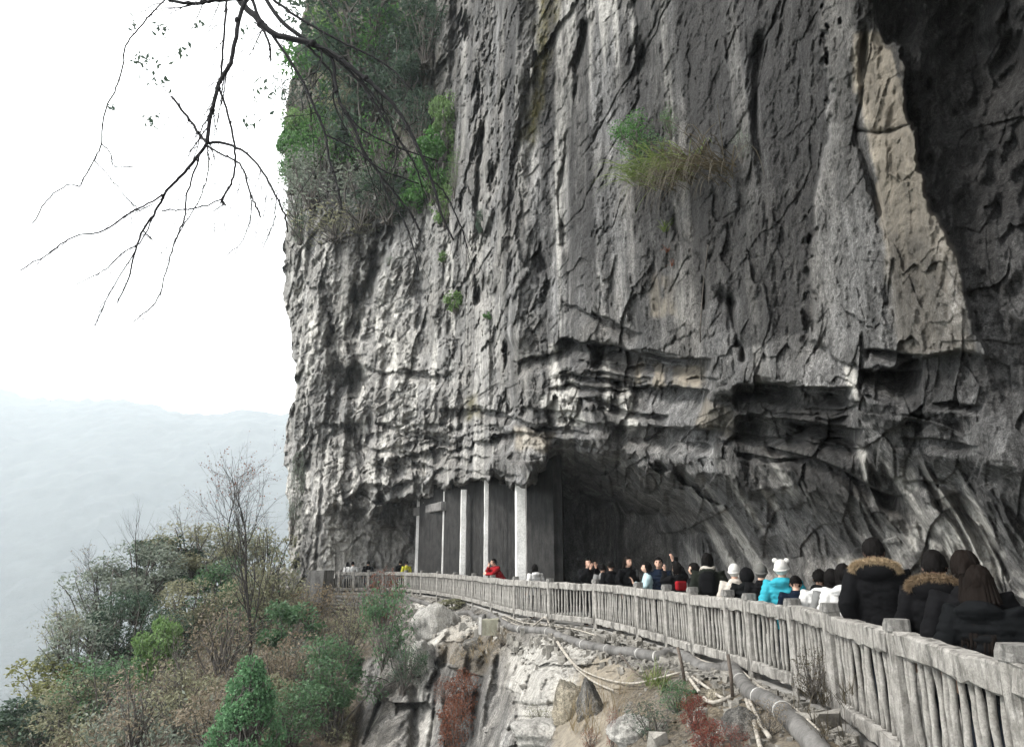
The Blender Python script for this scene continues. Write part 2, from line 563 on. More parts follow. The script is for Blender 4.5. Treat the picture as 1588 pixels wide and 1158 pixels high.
def build_cliff():
    rows = np.concatenate([np.linspace(-700, -30, 26), np.linspace(-26, 1000, 660), np.linspace(1008, 1300, 24)])
    nc = 880
    # finer columns inside the frame
    u = np.concatenate([np.linspace(0, 0.885, 830), np.linspace(0.89, 1.0, 50)])
    left = np.interp(rows, [-700, 0, 120, 200, 300, 360, 450, 520, 560, 620, 650, 700, 760, 870, 1300],
                     [430, 474, 452, 440, 445, 441, 440, 452, 457, 455, 447, 443, 444, 452, 455])
    left += 3.0 * vnoise(rows * 0.06, 0, 0, 5) + 1.5 * vnoise(rows * 0.2, 0, 0, 6)
    PY = np.repeat(rows[:, None], nc, 1)
    PX = left[:, None] + u[None, :] * (1740 - left[:, None])
    dx, dy, dz = ray(PX, PY)
    A = dx / dy
    Y0 = np.interp(A, OUT_A, OUT_Y)
    YI = np.interp(A, IN_A, IN_Y)
    # arc length along the plan curve
    aa = np.linspace(-.5, 1.4, 800)
    yy = np.interp(aa, OUT_A, OUT_Y)
    sl = np.concatenate([[0], np.cumsum(np.hypot(np.diff(aa * yy), np.diff(yy)))])
    S = np.interp(A, aa, sl)
    SL = np.interp(A, aa, np.concatenate([[0], np.cumsum(np.diff(aa) * .5 * (yy[1:] + yy[:-1]))])) * 1.15
    Z = EYE + dz / dy * Y0
    # warped pixel coordinates give ledges a broken edge
    n_a = fbm(S * 1.1, Z * 0.9, 3.1, 21, 4)
    f1, f2, cid = worley(SL * 0.8 + 0.10 * n_a, Z * 0.95 + 0.15 * vnoise(S * 0.5, Z * 0.5, 0, 30), 0 * Z, 31)
    blk = cid - 0.5
    g1, g2, gid = worley(SL * 2.2 + 0.2 * n_a, Z * 2.0, 0 * Z + 5, 33)
    WX = PX + 5 * fbm(S * 1.7, Z * 1.7, 8.8, 25, 3) + 5 * (gid - 0.5)
    WY = PY + 6 * n_a + 16 * blk + 7 * (gid - 0.5)
    wt = {
        425: [(0, 0)], 500: [(0, 0), (1300, 0)],
        640: [(770, 0), (786, 1)], 745: [(742, 0), (754, 1)], 822: [(744, 0), (758, 1)],
        842: [(700, 0), (730, .7), (765, 1)], 870: [(682, 0), (704, .4), (770, 1)],
        940: [(530, 0), (545, .05), (600, .08), (700, .13), (716, .45), (780, 1)],
        1000: [(548, 0), (575, .08), (660, .12), (724, .2), (740, .45), (800, 1)],
        1080: [(560, 0), (600, .1), (665, .16), (740, .26), (756, .48), (835, 1)],
        1160: [(592, 0), (612, .17), (645, .22), (665, .33), (752, .40), (766, .55), (862, 1)],
        1250: [(602, 0), (622, .17), (655, .24), (675, .32), (762, .46), (780, .57), (872, 1)],
        1310: [(628, 0), (645, .16), (668, .24), (765, .5), (875, 1)],
        1420: [(645, 0), (668, .18), (780, .52), (905, 1)],
        1540: [(706, 0), (730, .25), (850, .68), (935, 1)],
        1740: [(800, 0), (830, .4), (950, 1)]}
    W = cross_table(wt, np.where(True, PY, PY), PX)
    # evaluate the table at the warped row: re-sample by shifting
    sh = np.clip(np.interp(WY, rows, np.arange(len(rows))), 0, len(rows) - 1)
    lo = np.floor(sh).astype(int); hi = np.minimum(lo + 1, len(rows) - 1); fr = sh - lo
    cidx = np.arange(nc)[None, :] + 0 * lo
    warped = W[lo, cidx] * (1 - fr) + W[hi, cidx] * fr
    k = sstep(470, 560, PX)
    W = W * (1 - k) + warped * k
    Y = Y0 * (YI / Y0) ** W
    inner = sstep(0.35, 0.8, W)
    # the shallow cave at the far end of the walkway
    cv = in_poly(WX, WY, [(503, 778), (540, 786), (585, 800), (615, 822), (648, 850), (650, 990), (497, 990), (505, 870)])
    cv = blur(cv.astype(float), 3)
    Y += 1.7 * cv * sstep(500, 560, PX)
    # ---- large relief: vertical flutes and columns on the outer face
    far = sstep(9, 30, Y0)
    oz = 1 - inner
    fl = np.abs(fbm(S * 0.42, Z * 0.035, 1.0, 41, 3))
    Y += oz * (0.25 + 0.9 * far) * (0.55 - np.minimum(fl, 0.55)) * 1.1
    fl2 = np.abs(fbm(S * 1.0 + 0.35 * n_a, Z * 0.2, 4.0, 43, 4))
    Y += (0.25 + 0.75 * oz) * (0.12 + 0.38 * far) * (0.45 - np.minimum(fl2, 0.45)) * 0.7
    Y += 0.5 * (0.3 + 0.7 * far) * fbm(S * 0.35, Z * 0.22, 9.0, 45, 5, 0.55)
    Y += (0.35 + 1.1 * far) * oz * fbm(S * 0.13, Z * 0.05, 4.0, 46, 2)
    # ---- blocks and bedding joints
    broken = np.clip(sstep(0.0, 0.12, W) * (1 - inner) + 0.9 * np.exp(-((PY - np.interp(PX, [440, 640, 830, 1000, 1300, 1500], [640, 690, 640, 600, 560, 640])) / 75.0) ** 2) * (1 - inner), 0, 1)
    broken *= 1 - 0.6 * sstep(0.45, 0.9, W)
    Y += (0.06 + 0.62 * broken) * blk * (0.25 + 0.75 * far)
    Y += (0.04 + 0.16 * broken) * (gid - 0.5)
    crk = sstep(0.05, 0.5, vnoise(S * 0.4, Z * 0.3, 7, 64) + 0.25 * broken)
    Y += (0.16 * far + 0.10 * broken * far) * crk * (1 - 0.8 * sstep(0.2, 0.4, W)) * np.exp(-((f2 - f1) / 0.045) ** 2) * (1 - inner) * (0.3 + 0.7 * far)
    bed = Z * 0.62 + 0.5 * vnoise(S * 0.25, Z * 0.3, 2, 48) + 0.22 * n_a
    bf = np.abs(bed - np.round(bed))
    bon = sstep(0.0, 0.45, vnoise(S * 0.5, np.round(bed) * 7.3, 3, 49))
    Y += 0.30 * bon * np.exp(-(bf / 0.035) ** 2) * oz * (0.3 + 0.7 * far)
    # inner wall: smooth hollows and slanting folds that run down towards the right
    ca, sa = math.cos(R(57)), math.sin(R(57))
    along = (PX * ca + PY * sa)
    across = (-PX * sa + PY * ca)
    fold = fbm(across * 0.028 + 0.35 * n_a, along * 0.0045, 2.2, 52, 4)
    rightw = sstep(1000, 1150, PX) * sstep(0.2, 0.5, W)
    Y += rightw * (0.055 * Y0) * np.abs(fold) * 1.3
    Y += inner * (1 - rightw) * 0.5 * fbm(S * 0.6, Z * 0.35, 6, 55, 3)
    # ---- named features of the photograph
    for pts, w, d in (
            ([(612, 325), (578, 420), (558, 470), (553, 560), (550, 650), (556, 705)], 9, 2.2),
            ([(718, 0), (735, 90), (748, 160), (742, 260), (750, 330), (757, 420), (750, 470)], 8, 1.3),
            ([(800, 30), (778, 170), (766, 300), (752, 380)], 6, 1.0),
            ([(781, 530), (783, 600), (790, 640)], 4, 1.2),
            ([(905, 40), (888, 190), (868, 300), (874, 380)], 6, .6),
            ([(470, 380), (463, 520), (476, 650), (470, 760)], 4, 1.0),
            ([(520, 540), (528, 600), (530, 660)], 9, 1.2), ([(500, 400), (514, 470), (512, 560)], 5, .8),
            ([(1132, 470), (1143, 520), (1150, 560)], 7, .7), ([(1050, 350), (1085, 400), (1095, 480)], 6, .4),
            ([(660, 300), (645, 400), (655, 500)], 6, .5), ([(836, 380), (842, 460), (836, 520)], 5, .5),
            ([(985, 0), (1000, 90), (990, 170)], 7, .4), ([(1185, 60), (1170, 200), (1150, 330)], 7, .35),
            ([(1333, 205), (1375, 208), (1418, 195)], 3, .22), ([(1276, 228), (1300, 232), (1326, 226)], 2.5, .2),
            ([(1345, 55), (1336, 120), (1332, 200), (1350, 260), (1372, 360), (1378, 470)], 4, .12)):
        xs = [p[0] for p in pts]; ys = [p[1] for p in pts]
        m = (PX > min(xs) - 6 * w) & (PX < max(xs) + 6 * w) & (PY > min(ys) - 6 * w) & (PY < max(ys) + 6 * w)
        dd = line_dist(WX[m] + 5 * n_a[m], PY[m] + 4 * n_a[m], pts)
        mod = np.clip(0.75 + 1.1 * vnoise(PX[m] * .02, PY[m] * .022, w, 66) + .4 * n_a[m], 0.08, 1.8)
        Y[m] += 1.05 * d * mod * (0.65 * np.exp(-(dd / (0.9 * w * mod)) ** 2) + 0.35 * np.exp(-(dd / (2.6 * w)) ** 2))
    # ribs that stand proud
    for pts, w, d in (([(800, 110), (785, 220), (778, 330), (782, 420), (800, 520)], 17, .8),
                      ([(600, 390), (580, 480), (575, 600), (590, 700)], 22, 1.0), ([(752, 150), (748, 215), (752, 330)], 7, .6)):
        m = (PX > 520) & (PX < 900)
        Y[m] -= d * np.exp(-(line_dist(WX[m], PY[m], pts) / w) ** 2)
    # notches under ledges: straight in below the line, coming out again over L pixels
    led = []
    rl = np.random.default_rng(404)
    for _ in range(64):
        x0 = rl.uniform(560, 1480); ln = rl.uniform(25, 120)
        yc = np.interp(x0, [560, 700, 830, 1000, 1150, 1300, 1480], [700, 690, 640, 610, 640, 650, 690]) + rl.normal(0, 42)
        sl_ = rl.normal(.10, .12)
        led.append(([(x0, yc), (x0 + ln * .5, yc + ln * .5 * sl_ + rl.normal(0, 4)), (x0 + ln, yc + ln * sl_)], rl.uniform(.18, .55) * np.interp(x0, [560, 1100, 1480], [1.3, .8, .5]), rl.uniform(9, 26)))
    for pts, d, L in tuple(led) + (
            ([(925, 536), (941, 537), (1000, 549), (1086, 558)], 1.5, 40), ([(985, 600), (1030, 604), (1090, 608)], 1.1, 52),
            ([(950, 660), (1050, 668), (1112, 668)], .9, 42), ([(1146, 596), (1225, 602), (1310, 602)], 1.0, 46),
            ([(1150, 642), (1240, 650), (1330, 667)], .8, 60), ([(1338, 577), (1380, 578), (1418, 576)], .55, 52),
            ([(1350, 545), (1420, 550)], .4, 26), ([(872, 526), (905, 528), (938, 535)], 1.4, 46),
            ([(512, 656), (560, 664)], 1.2, 26), ([(610, 712), (660, 700), (720, 694), (800, 672)], 1.0, 34),
            ([(630, 574), (690, 580)], .9, 22), ([(690, 632), (760, 640)], 1.2, 30), ([(880, 470), (990, 520)], .5, 30),
            ([(560, 760), (640, 742)], 1.0, 26), ([(800, 560), (870, 545)], .8, 30), ([(1190, 690), (1290, 720), (1390, 770)], .5, 30)):
        x0, x1 = pts[0][0], pts[-1][0]
        ly = np.interp(WX, [p[0] for p in pts], [p[1] for p in pts])
        dn = (PY + 0.45 * (WY - PY)) - ly
        ex = sstep(x0 - 14, x0 + 10, WX) * (1 - sstep(x1 - 10, x1 + 14, WX))
        Y += 1.5 * d * ex * np.where(dn > 0, np.clip(1 - dn / L, 0, 1), np.clip(1 + dn / 2.5, 0, 1))
    # the slab at the right stands out from the dark recesses beside it
    slab = [(1296, -60), (1322, -60), (1362, 42), (1395, 92), (1402, 165), (1424, 195), (1430, 265), (1450, 330), (1484, 392), (1500, 450), (1520, 545),
            (1450, 552), (1332, 572), (1254, 530), (1257, 335), (1276, 235), (1288, 80)]
    rag = fbm(S * 2.6, Z * 2.0, 1.5, 67, 5, 0.6)
    EX, EY = PX + 17 * rag + 0.4 * (WX - PX), PY + 9 * fbm(S * 2.2, Z * 2.2, 9.5, 68, 4)
    sm = blur(in_poly(EX, EY, slab).astype(float), 2)
    rec = sstep(1030, 1250, PX) * sstep(620, 470, PY) * (1 - sm) * (PX < 1330)
    Y += 0.55 * rec
    rr = sstep(1330, 1400, PX) * (1 - sm) * sstep(720, 560, PY)
    Y += (0.9 + 0.5 * fbm(S * 1.3, Z * 1.3, 0, 61, 4)) * rr * (1 - .62 * sstep(230, 430, PY))
    # roof that leans out over the walkway above the frame, at the right
    Y -= sstep(60, -420, PY) * sstep(1150, 1500, PX) * 0.42 * Y0
    hood = blur(in_poly(WX, WY, [(748, 748), (756, 722), (785, 702), (818, 712), (832, 735), (832, 756)]).astype(float), 3)
    Y -= 1.0 * hood
    # ---- small relief
    q1, e1 = facets(SL * 0.42 + .16 * n_a, Z * 0.22 + .1 * n_a, 201)
    q2, e2 = facets(SL * 0.95 + .14 * n_a, Z * 0.66, 202)
    q3, e3 = facets(SL * 2.3 + .10 * n_a, Z * 1.8, 203)
    q4, e4 = facets(SL * 6.0, Z * 5.0 + .2 * n_a, 204)
    calm = 0.35 + 0.65 * oz
    Y += calm * (0.17 + 0.83 * far) * (0.75 * q1 + (0.34 + 0.25 * broken) * q2 * sstep(-.5, .5, vnoise(S * .25, Z * .12, 6, 207))) + calm * (0.30 + 0.70 * far) * ((0.13 + 0.07 * far + 0.08 * broken) * q3 + (0.055 + .035 * far) * q4)
    Y += calm * (0.08 + 0.92 * far) * 0.16 * np.exp(-(e1 / .035) ** 2) * sstep(-.1, .5, vnoise(S * .3, Z * .2, 3, 205))
    Y += calm * 0.05 * fbm(S * 1.6, Z * 0.8, 1, 71, 4, 0.6)
    Y += calm * (1 - .6 * far) * (0.022 * fbm(SL * 5.0, Z * 4.2, 4, 208, 4, 0.7) + .07 * np.abs(fbm(SL * 1.7, Z * .55, 4, 209, 5, 0.62)))
    Y += 0.022 * fbm(S * 7.0, Z * 5.0, 2, 75, 3, 0.6) * (0.4 + 0.6 * oz)
    # rows that come near the fence must not cross it
    fy = fence_Y(A)
    Zr = EYE + dz / dy * Y
    low = (Zr < 2.6) & (PX > 520)
    Y = np.where(low, np.maximum(Y, fy + 1.25), Y)
    V = np.stack([dx / dy * Y, Y, EYE + dz / dy * Y], -1)
    # ---- marks: colours of the rock, with shade and some light painted in
    def pm(poly, n=3, wx=1.0):
        return blur(in_poly(PX + (WX - PX) * .5 * wx + 9 * rag * wx, PY + (WY - PY) * .6 * wx, poly).astype(float), n)
    dark = np.zeros(PX.shape); tan = dark * 0; pale = dark * 0; moss = dark * 0
    sn = fbm(S * 1.4, Z * 0.10, 3, 81, 4)
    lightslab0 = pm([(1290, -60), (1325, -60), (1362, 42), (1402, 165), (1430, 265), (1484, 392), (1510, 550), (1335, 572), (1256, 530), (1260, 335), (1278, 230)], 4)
    right_shade = (PX > 1325) * (1 - sm) * sstep(740, 560, PY)
    dark = np.maximum(dark, blur(right_shade.astype(float), 4) * (0.90 + 0.25 * sn) * (1 - .52 * sstep(250, 520, PY) * np.clip(.9 + .6 * rag, .2, 1.3)))  # shade of the leaning rock at the right, painted into the dark channel
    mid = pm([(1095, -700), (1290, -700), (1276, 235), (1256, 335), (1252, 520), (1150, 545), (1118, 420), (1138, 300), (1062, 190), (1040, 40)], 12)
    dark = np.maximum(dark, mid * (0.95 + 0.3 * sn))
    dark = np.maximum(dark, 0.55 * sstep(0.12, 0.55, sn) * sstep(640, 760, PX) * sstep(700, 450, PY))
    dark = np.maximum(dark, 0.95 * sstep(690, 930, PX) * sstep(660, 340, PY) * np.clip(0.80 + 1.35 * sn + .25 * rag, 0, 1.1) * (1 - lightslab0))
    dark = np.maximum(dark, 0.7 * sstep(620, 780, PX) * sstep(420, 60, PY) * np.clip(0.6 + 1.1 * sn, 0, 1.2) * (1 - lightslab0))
    dark = np.maximum(dark, 0.25 * pm([(865, 770), (930, 745), (1030, 755), (1060, 800), (1066, 1000), (862, 1000)], 10) * (0.8 + 0.3 * sn))  # shade inside the cave, painted as darker rock
    dark = np.maximum(dark, 0.38 * sstep(0.3, 0.6, W) * sstep(1.0, 0.55, W) * sstep(840, 900, PX) * (0.8 + 0.4 * sn) * (1 - 0.7 * sstep(1300, 1450, PX)))  # painted shade on the underside of the overhang and the inner wall
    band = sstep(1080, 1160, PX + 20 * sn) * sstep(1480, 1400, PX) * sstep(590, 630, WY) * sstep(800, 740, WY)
    dark = np.maximum(dark, 0.95 * band * np.clip(.85 + .8 * sn, 0, 1.1))  # recess below the lip: its shade is painted in as a dark band
    tan = np.maximum(tan, pm([(1322, 50), (1365, 45), (1395, 95), (1402, 170), (1424, 195), (1428, 265), (1450, 330), (1484, 392), (1496, 460), (1510, 545),
                              (1440, 550), (1388, 545), (1376, 480), (1372, 380), (1352, 260), (1336, 200), (1324, 110)], 4) * np.clip(0.72 + 0.75 * sn + .3 * rag, 0.1, 1) * (1 - 0.72 * sstep(230, 480, PY)))
    lightslab = pm([(1290, -60), (1325, -60), (1332, 200), (1372, 380), (1384, 560), (1335, 572), (1256, 530), (1260, 335), (1278, 230)], 4)
    tan = np.maximum(tan, np.clip(.6 + .8 * rag, 0, .9) * pm([(985, 563), (1086, 570), (1086, 604), (990, 602)], 3))
    tan = np.maximum(tan, np.clip(.35 + .9 * rag, 0, .8) * pm([(1018, 420), (1050, 430), (1060, 490), (1010, 488)], 4))
    tan = np.maximum(tan, 0.6 * pm([(798, 662), (862, 668), (845, 695), (800, 692)], 4))
    tan = np.maximum(tan, 0.5 * pm([(1090, 612), (1150, 640), (1160, 690), (1085, 660)], 6))
    for pl in ([(848, 532), (864, 536), (869, 612), (893, 588), (904, 660), (866, 660), (838, 622), (852, 600)],
               [(962, 588), (972, 592), (980, 625), (990, 662), (974, 676), (964, 640)], [(1306, 566), (1326, 570), (1334, 630), (1312, 596)],
               [(536, 680), (545, 684), (560, 762), (546, 768)], [(936, 535), (942, 560), (946, 640), (938, 640)], [(1332, 690), (1344, 700), (1352, 740), (1340, 745)],
               [(1394, 724), (1412, 726), (1420, 762), (1398, 756)]):
        pale = np.maximum(pale, 0.85 * pm(pl, 2, 0.6))
    dark = np.maximum(dark, 0.30 * lightslab * np.clip(1 + sn, 0, 1.5))
    pale = np.maximum(pale, 0.12 * lightslab * (0.7 + 0.6 * sn))
    # calcite streaks along the folds of the inner wall
    cal = sstep(0.22, 0.62, fbm(across * 0.055, along * 0.006, 7, 91, 4)) * sstep(0.0, 0.4, vnoise(across * 0.01, along * 0.008, 3, 95) + 0.35)
    pale = np.maximum(pale, 0.8 * cal * rightw)
    pale = np.maximum(pale, 0.95 * sstep(1330, 1470, PX) * sstep(0.45, 0.72, W) * sstep(-0.45, 0.4, fbm(S * 4, Z * 4, 0, 97, 3)))  # pale speckle, lifted in colour to offset the shade under the overhang
    pale = np.maximum(pale, 0.20 * oz * sstep(860, 640, PX) * sstep(230, 420, PY))
    pale = np.maximum(pale, 0.5 * sstep(.25, .7, fbm(SL * 2.6, Z * .12, 8, 98, 4)) * oz * sstep(640, 800, PX) * sstep(1260, 1100, PX))
    pale = np.maximum(pale, 0.72 * np.clip(.75 + .7 * rag, .1, 1.3) * sstep(-0.2, 0.6, fbm(S * 1.3, Z * 0.2, 5, 99, 4)) * oz * sstep(880, 660, PX) * sstep(220, 400, PY))
    pale = np.maximum(pale, 0.65 * pm([(505, 800), (540, 815), (560, 900), (505, 900)], 6) + 0.35 * cv)
    moss = np.maximum(moss, pm([(838, -60), (872, -60), (862, 30), (838, 200), (822, 235), (808, 215), (830, 120)], 6))
    moss = np.maximum(moss, 0.5 * sstep(330, 180, PY) * sstep(720, 620, PX))
    moss = np.maximum(moss, 0.8 * pm([(722, 610), (742, 610), (745, 650), (722, 645)], 4))
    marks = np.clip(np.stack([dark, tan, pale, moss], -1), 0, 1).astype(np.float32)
    nr = len(rows)
    # body behind the face: the left end turns the corner, the top runs back, so that the cliff is solid
    Vf = V.reshape(-1, 3)
    faces = [grid_faces(nr, nc, True)]
    back_l = V[:, 0].copy(); back_l[:, 0] += 6; back_l[:, 1] += 30
    mid_l = V[:, 0] * 0.0
    mid_l[:, 0] = V[:, 0, 0] + 0.7 ; mid_l[:, 1] = V[:, 0, 1] + 4.0; mid_l[:, 2] = V[:, 0, 2]
    ext = np.stack([mid_l, back_l], 1)                       # nr x 2
    n0 = len(Vf)
    allv = np.concatenate([Vf, ext.reshape(-1, 3)])
    i = np.arange(nr - 1)
    c0 = i * nc
    e0 = n0 + i * 2
    faces.append(np.stack([c0, c0 + nc, e0 + 2, e0], -1)[:, ::-1])
    faces.append(np.stack([e0, e0 + 2, e0 + 3, e0 + 1], -1)[:, ::-1])
    # right end: goes on behind the camera
    last = V[:, -1]
    er = []
    for k_, (ox, oy) in enumerate(((1.0, -6.0), (3.0, -18.0))):
        e = last.copy(); e[:, 0] = last[:, 0] + ox; e[:, 1] = last[:, 1] + oy; er.append(e)
    n1 = len(allv)
    allv = np.concatenate([allv, np.stack(er, 1).reshape(-1, 3)])
    e1 = n1 + i * 2
    c1 = i * nc + nc - 1
    faces.append(np.stack([c1, e1, e1 + 2, c1 + nc], -1)[:, ::-1])
    faces.append(np.stack([e1, e1 + 1, e1 + 3, e1 + 2], -1)[:, ::-1])
    # top cap back
    n2 = len(allv)
    tb = V[0].copy(); tb[:, 0] += 25; tb[:, 1] += 30; tb[:, 2] = V[0, :, 2].max() + 2
    allv = np.concatenate([allv, tb])
    j = np.arange(nc - 1)
    faces.append(np.stack([j, n2 + j, n2 + j + 1, j + 1], -1)[:, ::-1])
    me = np_mesh('rock_cliff', allv, faces, True)
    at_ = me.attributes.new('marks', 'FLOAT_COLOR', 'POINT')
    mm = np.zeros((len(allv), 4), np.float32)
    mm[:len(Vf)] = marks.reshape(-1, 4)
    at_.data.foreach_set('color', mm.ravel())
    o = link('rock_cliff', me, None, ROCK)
    tag(o, 'huge grey limestone cliff overhanging the fenced walkway', None, None, 'structure')
    return rows, left, u, Y

CL_rows, CL_left, CL_u, CL_Y = build_cliff()
def cliff_Y(px, py):
    i = int(np.clip(np.searchsorted(CL_rows, py), 0, len(CL_rows) - 1))
    uu = (px - CL_left[i]) / (1740 - CL_left[i])
    j = int(np.clip(np.searchsorted(CL_u, uu), 0, len(CL_u) - 1))
    return float(CL_Y[i, j])
def on_cliff(px, py, off=0.0):
    return at(px, py, cliff_Y(px, py) - off)

# ------------------------------------------------------------------ the bank below the walkway and the wooded slope at the left
BANK = {-250: [(1210, 30), (1300, 22)], -60: [(1165, 29), (1300, 21)], 40: [(1115, 30), (1158, 26), (1300, 20)], 150: [(1030, 34), (1090, 28), (1158, 22)],
        250: [(965, 37), (1000, 33), (1080, 26), (1158, 20)], 350: [(925, 39), (960, 35), (1050, 26), (1158, 19)],
        440: [(915, 40), (950, 36), (1050, 28), (1158, 21)], 520: [(917, 37.4), (950, 35.4), (1000, 32), (1158, 24)],
        600: [(917, 36.6), (940, 35), (980, 32), (1030, 27), (1158, 22)], 680: [(925, 32), (945, 30), (965, 26.5), (1000, 24.2), (1158, 20.8)],
        760: [(941, 24.8), (970, 23), (1010, 21.3), (1158, 18.6)], 840: [(962, 18.8), (985, 18.1), (1020, 17.2), (1060, 15.9), (1158, 14)],
        920: [(974, 17), (1000, 16.1), (1040, 14.9), (1090, 13), (1158, 11.2)], 1000: [(995, 14.0), (1015, 13.5), (1050, 12.4), (1100, 10.9), (1158, 9.4)],
        1100: [(1030, 11.0), (1050, 10.4), (1090, 9.4), (1158, 7.9)], 1200: [(1062, 9.1), (1085, 8.5), (1120, 7.7), (1158, 6.9)],
        1300: [(1100, 7.65), (1125, 7.1), (1158, 6.4)], 1400: [(1195, 5.4), (1230, 4.9)], 1500: [(1290, 4.2), (1330, 3.7)]}
def build_bank():
    cols = np.concatenate([np.linspace(-250, -10, 24), np.linspace(-6, 1420, 640), np.linspace(1428, 1500, 8)])
    tt = np.concatenate([np.linspace(0, 1.0, 230), np.linspace(1.02, 2.6, 26)])
    ks = sorted(BANK)
    top = np.interp(cols, ks, [BANK[k][0][0] for k in ks])
    # near the fence follow its foot exactly
    a = px_a(cols, 920)
    fy = fence_Y(a)
    foot = np.array([to_px(aa * y, y, -0.03)[1] for aa, y in zip(a, fy)])
    kf = sstep(470, 530, cols)
    top = top * (1 - kf) + foot * kf
    bot = np.maximum(1158.0, top + 60)
    PY = top[None, :] + tt[:, None] * (bot - top)[None, :]
    PX = np.repeat(cols[None, :], len(tt), 0)
    # depth table
    prof = []
    for k in ks:
        p = BANK[k]
        prof.append(p)
    Yk = []
    for k in ks:
        p = [q[0] for q in BANK[k]]; v = [q[1] for q in BANK[k]]
        sl = (v[-1] - v[-2]) / (p[-1] - p[-2])
        p = p + [p[-1] + 900]; v = v + [max(v[-1] + sl * 420, v[-1] * 0.62)]
        Yk.append(np.interp(PY, p, v))
    Yk = np.stack(Yk)
    ka = np.array(ks, float)
    i = np.clip(np.searchsorted(ka, PX.ravel()).reshape(PX.shape) - 1, 0, len(ks) - 2)
    t = (PX - ka[i]) / (ka[i + 1] - ka[i])
    rr = np.arange(PX.shape[0])[:, None] + 0 * i
    cc = np.arange(PX.shape[1])[None, :] + 0 * i
    Y = Yk[i, rr, cc] * (1 - t) + Yk[i + 1, rr, cc] * t
    Y = blur(Y, 6)
    Y = Y * (1 - kf[None] * np.exp(-tt[:, None] * 14)) + fy[None] * kf[None] * np.exp(-tt[:, None] * 14)
    dx, dy, dz = ray(PX, PY)
    X, Zz = dx / dy * Y, EYE + dz / dy * Y
    n1 = fbm(X * 0.9, Y * 0.5, Zz * 0.6, 111, 5)
    f1, f2, cid = worley(X * 0.9 + 0.3 * n1, Y * 0.35, Zz * 0.8 + 0.3 * n1, 113)
    h1, h2, hid = worley(X * 2.6, Y * 1.0, Zz * 2.6, 115)
    edge = sstep(0.0, 0.10, tt)[:, None]
    rock = sstep(545, 600, PX + 20 * n1) * sstep(1290, 1150, PX)
    amp = np.where(Y > 15, 1.0, Y / 15.0)
    D = 0.28 * n1 + 0.12 * fbm(X * 4, Y * 2, Zz * 3, 117, 4)
    D += rock * (0.35 * (cid - 0.5) + 0.10 * (hid - 0.5))
    qa, ea = facets(X * 0.8 + .2 * n1 + Y * .2, Zz * 0.7 + Y * .15, 211)
    qb, eb = facets(X * 2.2 + .2 * n1 + Y * .4, Zz * 2.0 + Y * .4, 212)
    qc, ec = facets(X * 6 + Y, Zz * 5.5 + Y, 213)
    sm_ = sstep(-.2, .4, vnoise(X * .5, Y * .5, Zz * .4, 214))
    D += rock * (.75 * qa + (.05 + .13 * sm_) * qb + (.01 + .03 * sm_) * qc) + (1 - rock) * .06 * qb + .03 * qc
    slabz = sstep(1000, 1045, PY + 12 * n1) * sstep(548, 575, PX) * sstep(800, 745, PX)
    fl = np.abs(fbm(X * 1.1, 0, Zz * 0.12, 119, 3))
    D += slabz * (0.5 - np.minimum(fl, 0.5)) * 2.2
    for pts, w, d in (([(655, 1005), (645, 1080), (636, 1165)], 7, 1.3), ([(735, 1080), (742, 1165)], 8, 1.0), ([(762, 1040), (745, 1110), (738, 1165)], 6, -.7),
                      ([(700, 985), (690, 1050), (700, 1165)], 7, .6), ([(560, 1030), (552, 1165)], 8, 1.2),
                      ([(795, 1090), (830, 1096), (862, 1092)], 4, .35), ([(788, 1130), (850, 1136)], 5, .5)):
        D += d * np.exp(-(line_dist(PX + 6 * n1, PY, pts) / w) ** 2)
    Y = Y + D * amp * edge * 0.9
    V = np.stack([dx / dy * Y, Y, EYE + dz / dy * Y], -1)
    WX, WY = PX + 14 * n1 + 10 * (cid - 0.5), PY + 12 * n1 + 10 * (hid - 0.5)
    def pm(poly, n=2):
        return blur(in_poly(WX, WY, poly).astype(float), n)
    pale = 0.95 * pm([(650, 935), (700, 940), (735, 965), (715, 990), (690, 1005), (655, 1010), (638, 985)])
    pale = np.maximum(pale, 0.7 * pm([(648, 1010), (670, 1010), (660, 1158), (632, 1158)]))
    pale = np.maximum(pale, 0.72 * pm([(800, 1005), (850, 985), (935, 1000), (905, 1060), (870, 1120), (800, 1120), (780, 1060)], 4))
    pale = np.maximum(pale, 0.5 * pm([(865, 960), (1000, 985), (1180, 1050), (1250, 1105), (1180, 1085), (1060, 1020), (900, 1000)], 4))
    tan = 0.85 * pm([(865, 1060), (935, 1010), (1000, 1040), (960, 1100), (940, 1180), (850, 1180)], 4)
    tan = np.maximum(tan, 0.5 * pm([(1180, 1050), (1290, 1090), (1300, 1180), (1220, 1180), (1150, 1100)], 5))
    soil = np.clip(1 - rock * 0.85 - slabz, 0, 1)
    soil = np.maximum(soil, 0.85 * pm([(985, 1035), (1140, 1060), (1200, 1120), (1200, 1200), (960, 1200), (950, 1120)], 6))
    soil = np.maximum(soil, 0.6 * pm([(690, 960), (790, 965), (775, 1030), (720, 1050), (680, 1010)], 5))
    dark = 0.35 * slabz * sstep(0.0, 0.5, fbm(X * 1.5, 0, Zz * 0.2, 121, 3) + 0.1)
    marks = np.clip(np.stack([dark, tan, pale, soil], -1), 0, 1).astype(np.float32)
    nr, nc = Y.shape
    allv = V.reshape(-1, 3)
    faces = [grid_faces(nr, nc, True)]
    sk = V[0].copy(); k = 1 - sstep(430, 520, cols)
    sk[:, 1] += 1.2 + 9 * k; sk[:, 2] -= 0.6 + 9 * k
    sk2 = sk.copy(); sk2[:, 1] += 25 * k; sk2[:, 2] -= 40
    n0 = len(allv)
    allv = np.concatenate([allv, sk, sk2])
    j = np.arange(nc - 1)
    faces.append(np.stack([j, j + 1, n0 + j + 1, n0 + j], -1))
